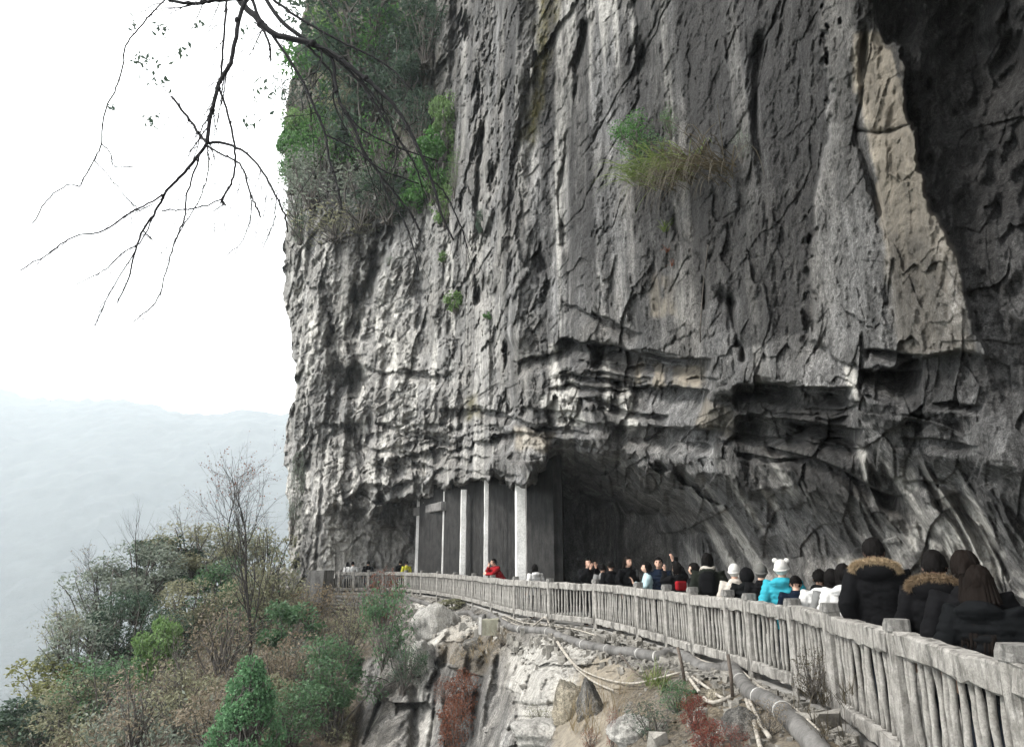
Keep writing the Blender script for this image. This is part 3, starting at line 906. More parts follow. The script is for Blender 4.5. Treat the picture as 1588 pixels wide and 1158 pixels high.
    faces.append(np.stack([n0 + j, n0 + j + 1, n0 + nc + j + 1, n0 + nc + j], -1))
    me = np_mesh('rocky_bank', allv, faces, True)
    at_ = me.attributes.new('marks', 'FLOAT_COLOR', 'POINT')
    mm = np.zeros((len(allv), 4), np.float32); mm[:nr * nc] = marks.reshape(-1, 4); mm[nr * nc:, 3] = 1
    at_.data.foreach_set('color', mm.ravel())
    m = rock_material('bank_rock', 1.25, 0.3)
    nt = m.node_tree
    for nd in nt.nodes:                                     # moss channel carries brown soil here
        if nd.type == 'MIX' and abs(nd.inputs[6].default_value[0] - 0.035) < 1e-4 and abs(nd.inputs[7].default_value[0] - 0.13) < 1e-4:
            nd.inputs[6].default_value = (0.060, 0.047, 0.030, 1)
            nd.inputs[7].default_value = (0.20, 0.16, 0.105, 1)
    o = link('rocky_bank', me, None, m)
    tag(o, 'rocky earth bank falling away below the walkway fence', None, None, 'structure')
    return cols, PY, Y
BK_cols, BK_PY, BK_Y = build_bank()
def bank_Y(px, py):
    j = int(np.clip(np.searchsorted(BK_cols, px), 0, len(BK_cols) - 1))
    return float(np.interp(py, BK_PY[:, j], BK_Y[:, j]))
def on_bank(px, py, off=0.0):
    return at(px, py, bank_Y(px, py) - off)

# ------------------------------------------------------------------ walkway slab
def build_walkway():
    t = NT('worn_concrete_floor', 0.9)
    t.color(t.mix(t.ramp(t.noise(2.0, 6), [(0.3, 0), (0.7, 1)]), (0.16, 0.155, 0.145), (0.30, 0.29, 0.27)))
    t.bump(t.noise(30, 4), 0.4, 0.01)
    outer, inner = [], []
    for x, y in FCURVE[:-10]:
        a = x / y
        yi = float(np.interp(a, IN_A, IN_Y)) + 3.0
        nrm = Vector((x, y)).normalized()
        outer.append((x - 0.12 * nrm.x, y - 0.12 * nrm.y))
        inner.append((a * yi, yi))
    for o_, i_ in (((2.3, 2.3), (7, 3.5)), ((1.2, 1.3), (7, 0)), ((-1.5, .9), (6, -6)), ((-5, .5), (-5, -9))):
        outer.append(o_); inner.append(i_)
    n = len(outer)
    v = [(x, y, 0) for x, y in outer] + [(x, y, 0) for x, y in inner] + [(x, y, -0.28) for x, y in outer] + [(x, y, -0.28) for x, y in inner]
    i = np.arange(n - 1)
    q = [np.stack([i, i + 1, n + i + 1, n + i], -1), np.stack([2 * n + i, 2 * n + i + 1, i + 1, i], -1), np.stack([3 * n + i, 3 * n + i + 1, 2 * n + i + 1, 2 * n + i], -1)]
    o = link('walkway', np_mesh('walkway', v, q, False), None, t.m)
    tag(o, 'concrete walkway cut into the foot of the cliff', None, None, 'structure')
build_walkway()

# ------------------------------------------------------------------ valley floor, far mountain, air
def build_far():
    t = NT('valley_ground', 0.95)
    t.color(t.mix(t.ramp(t.noise(0.02, 5), [(0.35, 0), (0.65, 1)]), (0.03, 0.045, 0.03), (0.07, 0.075, 0.05)))
    g = 26
    xs = np.linspace(-2600, 2600, g); ys = np.linspace(-560, 2900, g)
    X, Yg = np.meshgrid(xs, ys)
    Z = -262 + 5 * fbm(X * 0.004, Yg * 0.004, 0, 131, 3)
    o = link('ground', np_mesh('ground', np.stack([X, Yg, Z], -1), grid_faces(g, g)), None, t.m)
    tag(o, 'valley floor far below the walkway', None, None, 'structure')
    m = NT('forested_mountain', 0.95)
    c = m.mix(m.ramp(m.noise(0.03, 8, 0.7), [(0.35, 0), (0.65, 1)]), (0.010, 0.013, 0.013), (0.030, 0.034, 0.032))
    m.color(c)
    m.bump(m.noise(0.08, 6, 0.7), 0.5, 4.0)
    na, nr = 420, 170
    a = np.linspace(-1.5, 0.4, na)
    px = [-900, -120, 0, 30, 60, 200, 235, 270, 330, 380, 440, 520, 700, 1100]
    pyv = [560, 585, 600, 611, 616, 620, 626, 638, 641, 634, 641, 632, 640, 660]
    el = [float(ray(p, q)[2] / ray(p, q)[1]) for p, q in zip(px, pyv)]
    ea = [float(ray(p, q)[0] / ray(p, q)[1]) for p, q in zip(px, pyv)]
    E = np.interp(a, ea, el)
    w = np.linspace(0, 1, nr)
    Yr = 1500.0
    Yv = 430 + (Yr - 430) * w
    hp = np.interp(w, [0, 0.12, 0.45, 0.8, 1.0], [-262, -190, -30, 0, 0])
    A, Wg = np.meshgrid(a, w)
    Yg = 430 + (Yr - 430) * Wg
    ridge = E[None, :] * Yr
    prof = np.interp(w, [0, 0.10, 0.45, 0.75, 0.9, 1.0], [-1, -0.80, -0.05, 0.55, 0.86, 1.0])[:, None]
    Z = np.where(prof < 0, prof * 255, prof * ridge)
    Xg = A * Yg
    rel = fbm(Xg * 0.006, Yg * 0.004, 0, 141, 5)
    Z = Z + (6 * rel - 20 * np.abs(fbm(Xg * 0.0035, Yg * 0.001, 3, 145, 3))) * np.sin(np.clip(Wg, 0, 1) * math.pi) 
    Z += 4.0 * fbm(Xg * 0.05, Yg * 0.05, 0, 149, 2) * (0.4 + 0.6 * Wg)
    Z = np.maximum(Z, -258)
    back = np.stack([A[-1] * 1900, np.full(na, 1900.0), np.full(na, -258.0)], -1)
    V = np.concatenate([np.stack([Xg, Yg, Z], -1).reshape(-1, 3), back])
    o = link('mountain', np_mesh('mountain', V, grid_faces(nr + 1, na)), None, m.m)
    tag(o, 'forested mountain ridge fading into haze across the valley', None, None, 'structure')
    # the air between
    h = bpy.data.materials.new('valley_haze')
    h.use_nodes = True
    n, l = h.node_tree.nodes, h.node_tree.links
    n.clear()
    out = n.new('ShaderNodeOutputMaterial')
    pv = n.new('ShaderNodeVolumePrincipled')
    pv.inputs['Color'].default_value = (0.87, 0.945, 0.99, 1)
    pv.inputs['Density'].default_value = 0.00030
    pv.inputs['Anisotropy'].default_value = 0.0
    l.new(pv.outputs[0], out.inputs['Volume'])
    mb = MB()
    mb.box((0, 1180, 62), (5400, 3560, 656))
    o = mb.build('haze', h, smooth=False)
    o['kind'] = 'stuff'
build_far()
# ------------------------------------------------------------------ built things: fence, pillars, wall, pipe, hoses
def adopt(o, parent):
    o.parent = parent
    o.matrix_parent_inverse = Matrix.Translation(-Vector(parent.location))
    return o

def concrete_mat(name, lo, hi, grime=0.6, scale=1.0, bump=0.012):
    t = NT(name, 0.9, 0.2)
    a = t.noise(3.0 * scale, 6, 0.65)
    b = t.noise(26 * scale, 5, 0.7)
    d = t.noise(2.2 * scale, 5, 0.6, t.map((2.2, 2.2, 0.45)))
    c = t.mix(t.ramp(a, [(0.3, 0.0), (0.68, 1.0)]), lo, hi)
    c = t.mix(0.7, c, t.ramp(b, [(0.3, 0.5), (0.6, 1.1)]), 'MULTIPLY')
    c = t.mix(t.math('MULTIPLY', t.ramp(d, [(0.48, 0.0), (0.66, 1.0)]), grime), c, tuple(x * 0.28 for x in lo))
    t.color(c)
    t.bump(t.math('ADD', t.math('MULTIPLY', a, 0.6), b), 0.8, bump)
    return t.m

M_FENCE = concrete_mat('weathered_fence_concrete', (0.138, 0.130, 0.116), (0.33, 0.316, 0.29), 0.85, 2.4)
M_CAP = concrete_mat('dark_post_cap', (0.15, 0.145, 0.135), (0.27, 0.26, 0.24), 0.8, 3.0)
M_PILLAR = concrete_mat('pale_painted_pillar', (0.50, 0.49, 0.46), (0.68, 0.67, 0.64), 0.35, 1.0, 0.004)
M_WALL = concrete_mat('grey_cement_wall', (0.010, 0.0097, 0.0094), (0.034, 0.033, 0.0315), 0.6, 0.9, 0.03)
M_BUTT = concrete_mat('dark_cement_slab', (0.11, 0.105, 0.10), (0.19, 0.185, 0.175), 0.6, 1.0)

def beam(p0, p1, w, h, seg=5, jit=0.012, seed=0, ch=0.22):
    """chamfered beam with broken, uneven edges between two points"""
    p0, p1 = np.array(p0, float), np.array(p1, float)
    d = (p1 - p0); L = np.linalg.norm(d); d /= L
    s = np.cross(d, [0, 0, 1.0]); s /= np.linalg.norm(s)
    up = np.cross(s, d)
    rg = np.random.default_rng(seed)
    a, b = w / 2, h / 2
    c = ch * min(a, b)
    pro = [(-a + c, -b), (a - c, -b), (a, -b + c), (a, b - c), (a - c, b), (-a + c, b), (-a, b - c), (-a, -b + c)]
    V = []
    for i in range(seg + 1):
        o = p0 + d * L * i / seg
        for x, z in pro:
            V.append(o + s * (x + rg.normal(0, jit)) + up * (z + rg.normal(0, jit)))
    V = np.array(V)
    i = np.arange(seg)[:, None] * 8
    j = np.arange(8)[None]
    k = (j + 1) % 8
    q = np.stack([i + j, i + k, i + 8 + k, i + 8 + j], -1).reshape(-1, 4)
    e = seg * 8
    caps = [[0, 7, 4, 3][::-1], [0, 3, 2, 1], [4, 7, 6, 5], [e, e + 3, e + 4, e + 7][::-1], [e, e + 1, e + 2, e + 3], [e + 4, e + 5, e + 6, e + 7]]
    return V, np.concatenate([q, np.array(caps)])

def build_fence():
    posts_px = [1580, 1392, 1288, 1229, 1162, 1129, 1074, 1034, 990, 924, 853, 800, 764, 735, 706, 680, 655, 630, 594, 572, 549, 527, 503, 478, 452, 432]
    fc = spline([(p.x, p.y) for p in FENCE_C], 12)
    fa = fc[:, 0] / fc[:, 1]
    P = []
    for px in posts_px:
        a = px_a(px, float(np.interp(px, [p[0] for p in FENCE_PX], [p[1] for p in FENCE_PX])))
        y = float(np.interp(a, fa, fc[:, 1]))
        P.append(np.array([a * y, y]))
    P = [np.array([2.36, 2.2])] + P
    root = empty('fence', (P[1][0], P[1][1], 0))
    tag(root, 'long grey concrete balustrade with stick-like balusters curving along the walkway edge', 'fence')
    # shapes shared by alike pieces
    bal = []
    for k in range(7):
        rg = np.random.default_rng(200 + k)
        n = 9
        z = np.linspace(0.20, 0.93, n)
        ox = np.cumsum(rg.normal(0, 0.0045, n)); ox -= np.linspace(ox[0], ox[-1], n)
        oy = np.cumsum(rg.normal(0, 0.003, n)); oy -= np.linspace(oy[0], oy[-1], n)
        mb = MB()
        mb.tube(np.stack([ox, oy, z], -1), 0.026 + rg.normal(0, 0.0032, n), 7)
        me = mb.mesh('baluster'); me.materials.append(M_FENCE)
        bal.append(me)
    post_me = []
    for k in range(4):
        mb = MB()
        v, q = beam((0, 0, -0.16), (0, 0.0001, 1.07), 0.15, 0.15, 6, 0.005, 300 + k)
        mb.add(v, q)
        me = mb.mesh('post', False); me.materials.append(M_FENCE)
        post_me.append(me)
    mb = MB(); v, q = beam((0, 0, 1.072), (0, 0.0001, 1.16), 0.172, 0.172, 2, 0.006, 310); mb.add(v, q)
    cap_me = mb.mesh('post_cap', False); cap_me.materials.append(M_CAP)
    nb = 0
    rest = MB()
    rg = random.Random(5)
    for i, p in enumerate(P):
        d = (P[i + 1] - p) if i + 1 < len(P) else (p - P[i - 1])
        ang = math.atan2(d[1], d[0])
        o = link('post', post_me[i % 4]); o.location = (p[0], p[1], rg.uniform(-.02, .01)); o.rotation_euler = (0, 0, ang + rg.uniform(-.05, .05)); adopt(o, root)
        c = link('post_cap', cap_me); c.location = (0, 0, 0); c.parent = o
        if i + 1 == len(P): break
        q = P[i + 1]
        L = float(np.linalg.norm(q - p)); u = (q - p) / L
        for zc, h, w, nm, jt in ((0.965, 0.17, 0.15, 'rail', .007), (0.165, 0.14, 0.15, 'bottom_rail', .007)):
            mb = MB()
            # a rail is cast in one or two lengths that do not quite line up
            nseg = max(1, round(L / 1.15)) if zc > .5 else 1
            for k in range(nseg):
                a0 = p + u * (0.065 + (L - 0.13) * k / nseg); a1 = p + u * (0.065 + (L - 0.13) * (k + 1) / nseg - (0.008 if k < nseg - 1 else 0))
                dz = rg.uniform(-.012, .012)
                v, f = beam((*a0, zc + dz), (*a1, zc + dz + rg.uniform(-.008, .008)), w, h, max(3, int(L / nseg / .14)), jt, i * 10 + k)
                mb.add(v, f)
            adopt(mb.build(nm, M_FENCE, None, False), root)
        n = max(3, int(round(L / 0.128)))
        for k in range(1, n):
            c = p + u * L * (k + rg.uniform(-.12, .12)) / n
            if nb < 296:
                o = link('baluster', bal[rg.randrange(7)])
                o.location = (c[0], c[1], 0); o.rotation_euler = (rg.uniform(-.012, .012), rg.uniform(-.02, .02), rg.uniform(0, 6.28)); adopt(o, root)
            else:
                rest.tube([(c[0], c[1], .2), (c[0], c[1], .6), (c[0], c[1], .93)], 0.026, 6)
            nb += 1
    if rest.n:
        o = adopt(rest.build('distant_balusters', M_FENCE), root)
        o['kind'] = 'stuff'
build_fence()

# pillars that prop the overhang
PILLARS = [(808, 750, .36, 1.2, 'thickest white pillar propping the rock hood, right of the man in red'),
           (753.5, 742, .17, 1.2, 'slim tall white pillar just left of the man in red, under the rock hood'),
           (717.5, 768, .26, 1.3, 'medium white pillar with rock right above it, third from the rock hood end'),
           (687.5, 770, .17, 1.4, 'slim white pillar at the right end of the short concrete beam'),
           (669, 795, .22, 1.7, 'short white pillar ending under the middle of the concrete beam'),
           (646.5, 776, .22, 1.2, 'white pillar at the edge of the bare cliff, farthest of the row')]
for px, pt, w, off, lab in PILLARS:
    a = px_a(px, 880)
    y = float(fence_Y(a)) + off
    x = a * y
    ztop = at(px, pt, y).z + 0.25
    mb = MB()
    v, q = beam((0, 0, -0.05), (0, 0.0001, ztop), w, w, 10, 0.004, int(px))
    mb.add(v, q)
    o = mb.build('pillar', M_PILLAR, None, False)
    o.location = (x, y, 0)
    o.rotation_euler = (0, 0, math.atan2(-x, y) * 0.5 + 0.05)
    tag(o, lab, 'pillar', 'white pillars under the overhang', 'thing')
def build_lintel():
    p, q = [at(px, 789, float(fence_Y(px_a(px))) + 1.2) for px in (646, 689)]
    z = 0.5 * (p.z + q.z)
    mb = MB()
    v, f = beam((p.x, p.y, z), (q.x, q.y, z), .34, .42, 8, .006, 77)
    mb.add(v, f)
    o = mb.build('concrete_beam', M_BUTT, None, False)
    tag(o, 'short grey-white concrete beam joining the tops of the far pillars', 'beam', None, 'thing')
build_lintel()

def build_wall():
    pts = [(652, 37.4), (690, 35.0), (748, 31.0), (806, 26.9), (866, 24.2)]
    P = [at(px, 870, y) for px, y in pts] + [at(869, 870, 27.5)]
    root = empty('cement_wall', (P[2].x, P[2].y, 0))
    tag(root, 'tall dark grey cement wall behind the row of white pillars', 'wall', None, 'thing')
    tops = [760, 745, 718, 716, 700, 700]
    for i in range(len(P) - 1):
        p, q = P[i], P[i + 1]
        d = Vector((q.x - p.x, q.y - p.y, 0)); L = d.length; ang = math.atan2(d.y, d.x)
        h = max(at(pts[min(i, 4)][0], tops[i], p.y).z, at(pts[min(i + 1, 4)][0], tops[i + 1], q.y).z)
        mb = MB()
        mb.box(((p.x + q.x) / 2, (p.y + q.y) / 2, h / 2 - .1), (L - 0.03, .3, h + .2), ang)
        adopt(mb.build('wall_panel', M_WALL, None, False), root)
build_wall()

# leaning slab and stone wall at the far end of the fence
def build_far_end():
    y = 35.2
    p = [at(*q, y) for q in ((481, 884), (503, 884), (497, 934), (463, 928))]
    dep = Vector((0.25, 1.0, 0))
    v = [list(a) for a in p] + [list(a + dep) for a in p]
    q = [[0, 3, 2, 1], [4, 5, 6, 7], [0, 1, 5, 4], [1, 2, 6, 5], [2, 3, 7, 6], [3, 0, 4, 7]]
    o = link('buttress', np_mesh('buttress', v, np.array(q), False), None, M_BUTT)
    tag(o, 'dark leaning cement slab propped against the far end of the fence', 'buttress', None, 'thing')
    # stone retaining wall: each stone its own piece
    root_p = at(530, 925, 35.6)
    root = empty('stone_wall', root_p)
    tag(root, 'low retaining wall of small pale stones below the far end of the fence', 'stone wall', None, 'thing')
    rg = random.Random(9)
    mt = concrete_mat('pale_wall_stone', (0.22, 0.215, 0.20), (0.36, 0.35, 0.33), 0.4, 2.0)
    dk = concrete_mat('wall_mortar', (0.10, 0.095, 0.09), (0.15, 0.145, 0.14), 0.4, 2.0)
    mb = MB()
    a, b = at(500, 912, 36.1), at(566, 912, 36.6)
    ang = math.atan2(b.y - a.y, b.x - a.x)
    mb.box(((a.x + b.x) / 2, (a.y + b.y) / 2 + .12, -0.55), ((b - a).length, .2, 1.1), ang)
    adopt(mb.build('mortar', dk, None, False), root)
    meshes = []
    for k in range(5):
        m2 = MB()
        r2 = np.random.default_rng(k)
        m2.ell((0, 0, 0), (.115, .06, .075), 7, 5, None, lambda d, v: v * (1 + r2.normal(0, .12, (len(v), 1))))
        me = m2.mesh('stone', False); me.materials.append(mt); meshes.append(me)
    for r in range(7):
        n = 11
        for c in range(n):
            t = (c + .5 + .5 * (r % 2) + rg.uniform(-.2, .2)) / (n + .5)
            if rg.random() < .06: continue
            o = link('stone', meshes[rg.randrange(5)])
            o.location = (a.x + (b.x - a.x) * t, a.y + (b.y - a.y) * t - .02, -0.1 - r * .15 + rg.uniform(-.02, .02))
            o.rotation_euler = (rg.uniform(-.3, .3), rg.uniform(-.3, .3), ang + rg.uniform(-.2, .2))
            adopt(o, root)
build_far_end()

# ------------------------------------------------------------------ pipe and hoses on the bank
M_PIPE = concrete_mat('grey_plastic_pipe', (0.075, 0.071, 0.066), (0.155, 0.15, 0.142), 0.6, 1.0, 0.004)
M_PIPE.node_tree.nodes['Principled BSDF'].inputs['Roughness'].default_value = 0.6
M_STRAP = concrete_mat('white_strap', (0.30, 0.29, 0.27), (0.50, 0.49, 0.46), 0.5)
M_HOSE = concrete_mat('pale_hose', (0.22, 0.20, 0.17), (0.40, 0.37, 0.32), 0.6, 3.0, 0.004)
M_IRON = concrete_mat('rusty_iron', (0.06, 0.05, 0.042), (0.13, 0.105, 0.085), 0.5, 3.0, 0.004)

def bank_line(pts, off, n=5):
    """points of the photo laid on the bank, lifted towards the valley side"""
    P = []
    for q in pts:
        px, py = q[0], q[1]
        o = q[2] if len(q) > 2 else off
        P.append(on_bank(px, py, o))
    return spline(P, n)

PIPE = [(760, 954), (779, 965), (799, 974), (824, 977), (850, 979), (872, 988), (905, 999), (938, 1006), (960, 1010), (981, 1011), (1019, 1018), (1040, 1013), (1062, 1018),
        (1084, 1033), (1106, 1038), (1134, 1037), (1149, 1056), (1165, 1074), (1192, 1087), (1214, 1103), (1236, 1125), (1260, 1150), (1275, 1172), (1310, 1215)]
def build_pipe():
    C = bank_line(PIPE, 0.16, 6)
    root = empty('water_pipe', C[len(C) // 2])
    tag(root, 'thick grey plastic pipe snaking along the bank below the fence', 'pipe')
    R_ = 0.102
    # three lengths joined by sleeves
    cuts = [0, 66, 90, len(C) - 1]
    for a, b in zip(cuts[:-1], cuts[1:]):
        mb = MB(); mb.tube(C[a:b + 1], R_ * (1.0 if a != 66 else 0.97), 14)
        adopt(mb.build('pipe_length', M_PIPE), root)
    for c in cuts[1:-1]:
        mb = MB(); mb.tube(C[c - 2:c + 3], R_ * 1.16, 14)
        adopt(mb.build('sleeve', M_PIPE), root)
    for px in (808, 850, 905, 941, 990, 1019, 1149, 1176, 1214):
        k = int(np.argmin([abs(to_px(*p)[0] - px) for p in C[:]]))
        k = min(max(k, 1), len(C) - 2)
        d = (C[k + 1] - C[k - 1]); d /= np.linalg.norm(d)
        mb = MB(); mb.tube([C[k] - d * .013, C[k], C[k] + d * .013], R_ * 1.035, 14)
        e = C[k] + np.array([0, -R_ * .9, -R_ * .6])
        mb.tube([e, e + np.array([.01, -.02, -.09]), e + np.array([.03, -.01, -.15])], .010, 5)
        adopt(mb.build('strap', M_STRAP), root)
    # the thinner pipe further along
    C2 = bank_line([(630, 925), (643, 930), (668, 938), (696, 952), (714, 951), (729, 950), (738, 958), (752, 956)], 0.2, 5)
    mb = MB(); mb.tube(C2, .10, 9)
    tag(mb.build('drain_pipe', M_PIPE), 'thinner grey pipe running above the pale boulder to the thick pipe', 'pipe')
    C3 = bank_line([(463, 926), (478, 936), (500, 940), (520, 944), (550, 945)], 0.3, 5)
    mb = MB(); mb.tube(C3, .09, 8)
    tag(mb.build('drain_pipe', M_IRON), 'dark pipe sagging under the leaning cement slab', 'pipe')
build_pipe()
HOSES = [([(859, 988), (878, 1016), (897, 1038), (922, 1057), (951, 1070)], .020, 'pale hose dropping from the thick pipe to the tan rock'),
         ([(863, 991), (888, 1026), (910, 1042), (944, 1054), (982, 1059), (1020, 1051), (1055, 1042)], .016, 'thin hose sagging between the thick pipe and the iron stake'),
         ([(1064, 1042), (1089, 1060), (1114, 1078), (1122, 1082)], .020, 'short pale hose end leaving the iron stake to the right'),
         ([(1067, 1048), (1083, 1070), (1099, 1087), (1118, 1086), (1146, 1073)], .024, 'pale hose looping low between the two iron stakes'),
         ([(1040, 1008), (1067, 1014), (1096, 1027), (1130, 1032), (1152, 1042), (1168, 1057), (1190, 1072), (1218, 1089), (1247, 1111), (1269, 1133)], .020, 'long pale hose running beside the thick pipe under the fence'),
         ([(1157, 1084), (1168, 1114), (1176, 1146), (1180, 1160)], .022, 'pale hose hanging straight down, left of a pair'),
         ([(1162, 1086), (1177, 1117), (1193, 1142)], .024, 'pale hose hanging down with a white end, right of a pair'),
         ([(779, 958), (800, 968), (822, 972), (838, 961), (846, 957), (852, 968), (856, 984)], .020, 'pale hose arching over the thick pipe near the cement block'),
         ([(785, 955), (812, 965), (840, 968), (890, 975), (925, 985)], .016, 'thin hose lying in the gap between pipe and fence'),
         ([(960, 1012), (985, 1042), (1010, 1050), (1055, 1044)], .012, 'thin dark line strung across to the iron stake')]
for pts, r, lab in HOSES:
    C = bank_line(pts, 0.26, 6)
    mb = MB(); mb.tube(C, r, 7)
    tag(mb.build('hose', M_IRON if 'dark' in lab else M_HOSE), lab, 'hose', 'hoses on the bank')
for a, b, lab in (((1051, 1003), (1062, 1058), 'rusty iron stake leaning beside the bend of the thick pipe'),
                  ((1129, 1014), (1136, 1080), 'thin iron stake in front of the pipe joint')):
    p, q = on_bank(*a, .3), on_bank(*b, .12)
    y = min(p.y, q.y)
    p, q = at(a[0], a[1], y), at(b[0], b[1], y)
    mb = MB(); mb.tube([p, (p + q) / 2 + Vector((.008, 0, 0)), q], .022, 6)
    tag(mb.build('stake', M_IRON), lab, 'stake', 'iron stakes holding the pipe')

# cement block and two pale slabs under the fence
def slab(name, quad, depth, y, mat, lab, cat):
    p = [at(px, py, y) for px, py in quad]
    v = [list(a) for a in p] + [list(a + Vector((0, depth, 0))) for a in p]
    q = [[0, 1, 2, 3], [7, 6, 5, 4], [4, 5, 1, 0], [5, 6, 2, 1], [6, 7, 3, 2], [7, 4, 0, 3]]
    o = link(name, np_mesh(name, v, np.array(q), False), None, mat)
    return tag(o, lab, cat)
M_BLOCK = concrete_mat('mossy_cement', (0.17, 0.165, 0.125), (0.27, 0.26, 0.20), 0.4, 2.0)
M_PALE = concrete_mat('pale_stone', (0.42, 0.40, 0.37), (0.60, 0.58, 0.54), 0.25, 1.5)
yb = bank_Y(760, 985) - 0.55
slab('cement_block', [(747, 962), (773, 960), (774, 985), (748, 985)], .6, yb, M_BLOCK, 'mossy cement block under the fence where the thick pipe starts', 'block')
slab('stone_post', [(742, 957), (747, 958), (746, 984), (742, 983)], .2, yb - .02, M_PALE, 'narrow white stone post at the left side of the mossy block', 'stone post')
slab('stone_slab', [(765, 988), (773, 987), (771, 1012), (763, 1016)], .25, yb - .3, M_PALE, 'left one of two upright white stone splinters below the mossy block', 'stone')
slab('stone_slab', [(776, 970), (784, 973), (784, 1016), (773, 1018)], .25, yb - .25, M_PALE, 'taller right one of two upright white stone splinters below the mossy block', 'stone')

# boulders
M_BOUL_P = None
def boulder(px, py, wpx, hpx, off, mat, lab, seed, facet=True, cat='boulder'):
    y = bank_Y(px, py) - off
    c = at(px, py, y)
    sx = wpx / F * y / 2
    sz = hpx / F * y / 2
    rg = np.random.default_rng(seed)
    planes = rg.normal(0, 1, (16, 3)); planes /= np.linalg.norm(planes, axis=1)[:, None]
    dist = rg.uniform(.62, .95, 16)
    def fn(d, v):
        s = np.ones(len(d))
        for n, k in zip(planes, dist):
            dn = d @ n
            s = np.minimum(s, np.where(dn > .05, k / np.maximum(dn, .05), 9))
        s = s * (1 + 0.05 * fbm(d[:, 0] * 3, d[:, 1] * 3, d[:, 2] * 3, seed, 3))
        s = s * (1 + 0.06 * facets(d[:, 0] * 3 + d[:, 1] * 2, d[:, 2] * 3 + d[:, 1], seed)[0] + .025 * fbm(d[:, 0] * 9, d[:, 1] * 9, d[:, 2] * 9, seed, 3))
        return d * s[:, None] * np.array([sx, (sx + sz) / 2, sz]) * 1.12
    mb = MB(); mb.ell((0, 0, 0), (1, 1, 1), 64, 44, None, fn)
    o = mb.build('boulder', mat)
    o.location = c
    o.data.attributes.new('marks', 'FLOAT_COLOR', 'POINT').data.foreach_set('color', np.tile(np.array([0, 0, .55 if mat is M_BOUL_P else 0, 0], np.float32), len(o.data.vertices)))
    return tag(o, lab, cat, 'boulders on the bank')
M_BOUL_P = rock_material('pale_boulder', 1.6, 0.3, 0.4)
M_BOUL_T = rock_material('tan_boulder', 1.9, 1.6, 0.4)
M_BOUL_G = rock_material('grey_boulder', 1.1, 0.5, 0.6)
boulder(676, 972, 84, 74, .1, M_BOUL_P, 'largest white boulder on the edge of the bank, left of the mossy block', 3)
boulder(655, 1040, 40, 90, .0, M_BOUL_P, 'tall pale boulder below the largest white boulder', 4)
boulder(880, 1092, 52, 66, .25, M_BOUL_T, 'tan angular boulder with a shadowed flat face, left of the dry grass', 6)
boulder(915, 1100, 40, 74, .2, M_BOUL_G, 'grey wedge of rock leaning on the tan angular boulder', 8)
boulder(838, 1142, 96, 44, .2, M_BOUL_P, 'broad pale boulder at the bottom edge, left of the tan angular boulder', 12)
boulder(1150, 1128, 60, 50, .12, M_BOUL_G, 'rounded grey boulder beside the red bush at the bottom', 14)
boulder(985, 1135, 70, 46, .1, M_BOUL_P, 'half buried pale boulder at the bottom edge among red stems', 16)
boulder(1105, 1080, 40, 26, .1, M_BOUL_T, 'small tan boulder below the hose loop', 18)
boulder(606, 1062, 46, 60, .1, M_BOUL_G, 'grey boulder on the slope between the green bush and the cliff slabs', 20)
boulder(735, 1000, 30, 22, .1, M_BOUL_G, 'small dark boulder below the mossy block', 22)

# gravel and broken stone on the ledge under the fence
def rubble():
    rg = np.random.default_rng(91)
    mb_v, mb_q = [], []
    base = np.array([[x, y, z] for z in (-1, 1) for y in (-1, 1) for x in (-1, 1)], float)
    qs = np.array([[0, 2, 3, 1], [4, 5, 7, 6], [0, 1, 5, 4], [2, 6, 7, 3], [0, 4, 6, 2], [1, 3, 7, 5]])
    n = 0
    for k in range(1900):
        j = rg.integers(np.searchsorted(BK_cols, 560), np.searchsorted(BK_cols, 1400))
        r = int(min(228, abs(rg.normal(0, 34)))) if (rg.random() < .8 or 600 < BK_cols[j] < 960) else rg.integers(0, 228)
        px, py, y = BK_cols[j], BK_PY[r, j], BK_Y[r, j]
        s = .022 * rg.lognormal(0, .55) * (1.0 if y < 14 else 1.5)
        v = base * s * rg.uniform(.5, 1.2, 3) + rg.normal(0, .25 * s, (8, 3))
        a = rg.uniform(0, 3.14); c_, s_ = math.cos(a), math.sin(a)
        v = v @ np.array([[c_, -s_, 0], [s_, c_, 0], [0, 0, 1]]).T
        mb_v.append(v + np.array(at(px, py, y - .02))); mb_q.append(qs + n); n += 8
    o = link('rubble', np_mesh('rubble', np.concatenate(mb_v), np.concatenate(mb_q), False), None, concrete_mat('broken_stone', (0.10, 0.094, 0.083), (0.27, 0.255, 0.225), .4, 1.5))
    tag(o, 'gravel and broken stone lying on the bank', None, None, 'stuff')
rubble()
# ------------------------------------------------------------------ plants
def leaf_quads(C, size, aspect, rg, up=0.35, droop=0.0):
    """one bent leaf quad per centre"""
    n = len(C)
    size = size * rg.uniform(.6, 1.4, n)[:, None]
    u = rg.normal(0, 1, (n, 3)); u[:, 2] -= droop; u /= np.linalg.norm(u, axis=1)[:, None]
    w = rg.normal(0, 1, (n, 3)); w[:, 2] *= (1 - up)
    w -= u * np.sum(u * w, 1)[:, None]; w /= np.linalg.norm(w, axis=1)[:, None] + 1e-9
    nn = np.cross(u, w)
    a = C - u * size / 2
    b = C + w * size * aspect / 2 + nn * size * .10
    c = C + u * size / 2
    d = C - w * size * aspect / 2 + nn * size * .10
    V = np.stack([a, b, c, d], 1).reshape(-1, 3)
    q = np.arange(4 * n).reshape(n, 4)
    return V, q

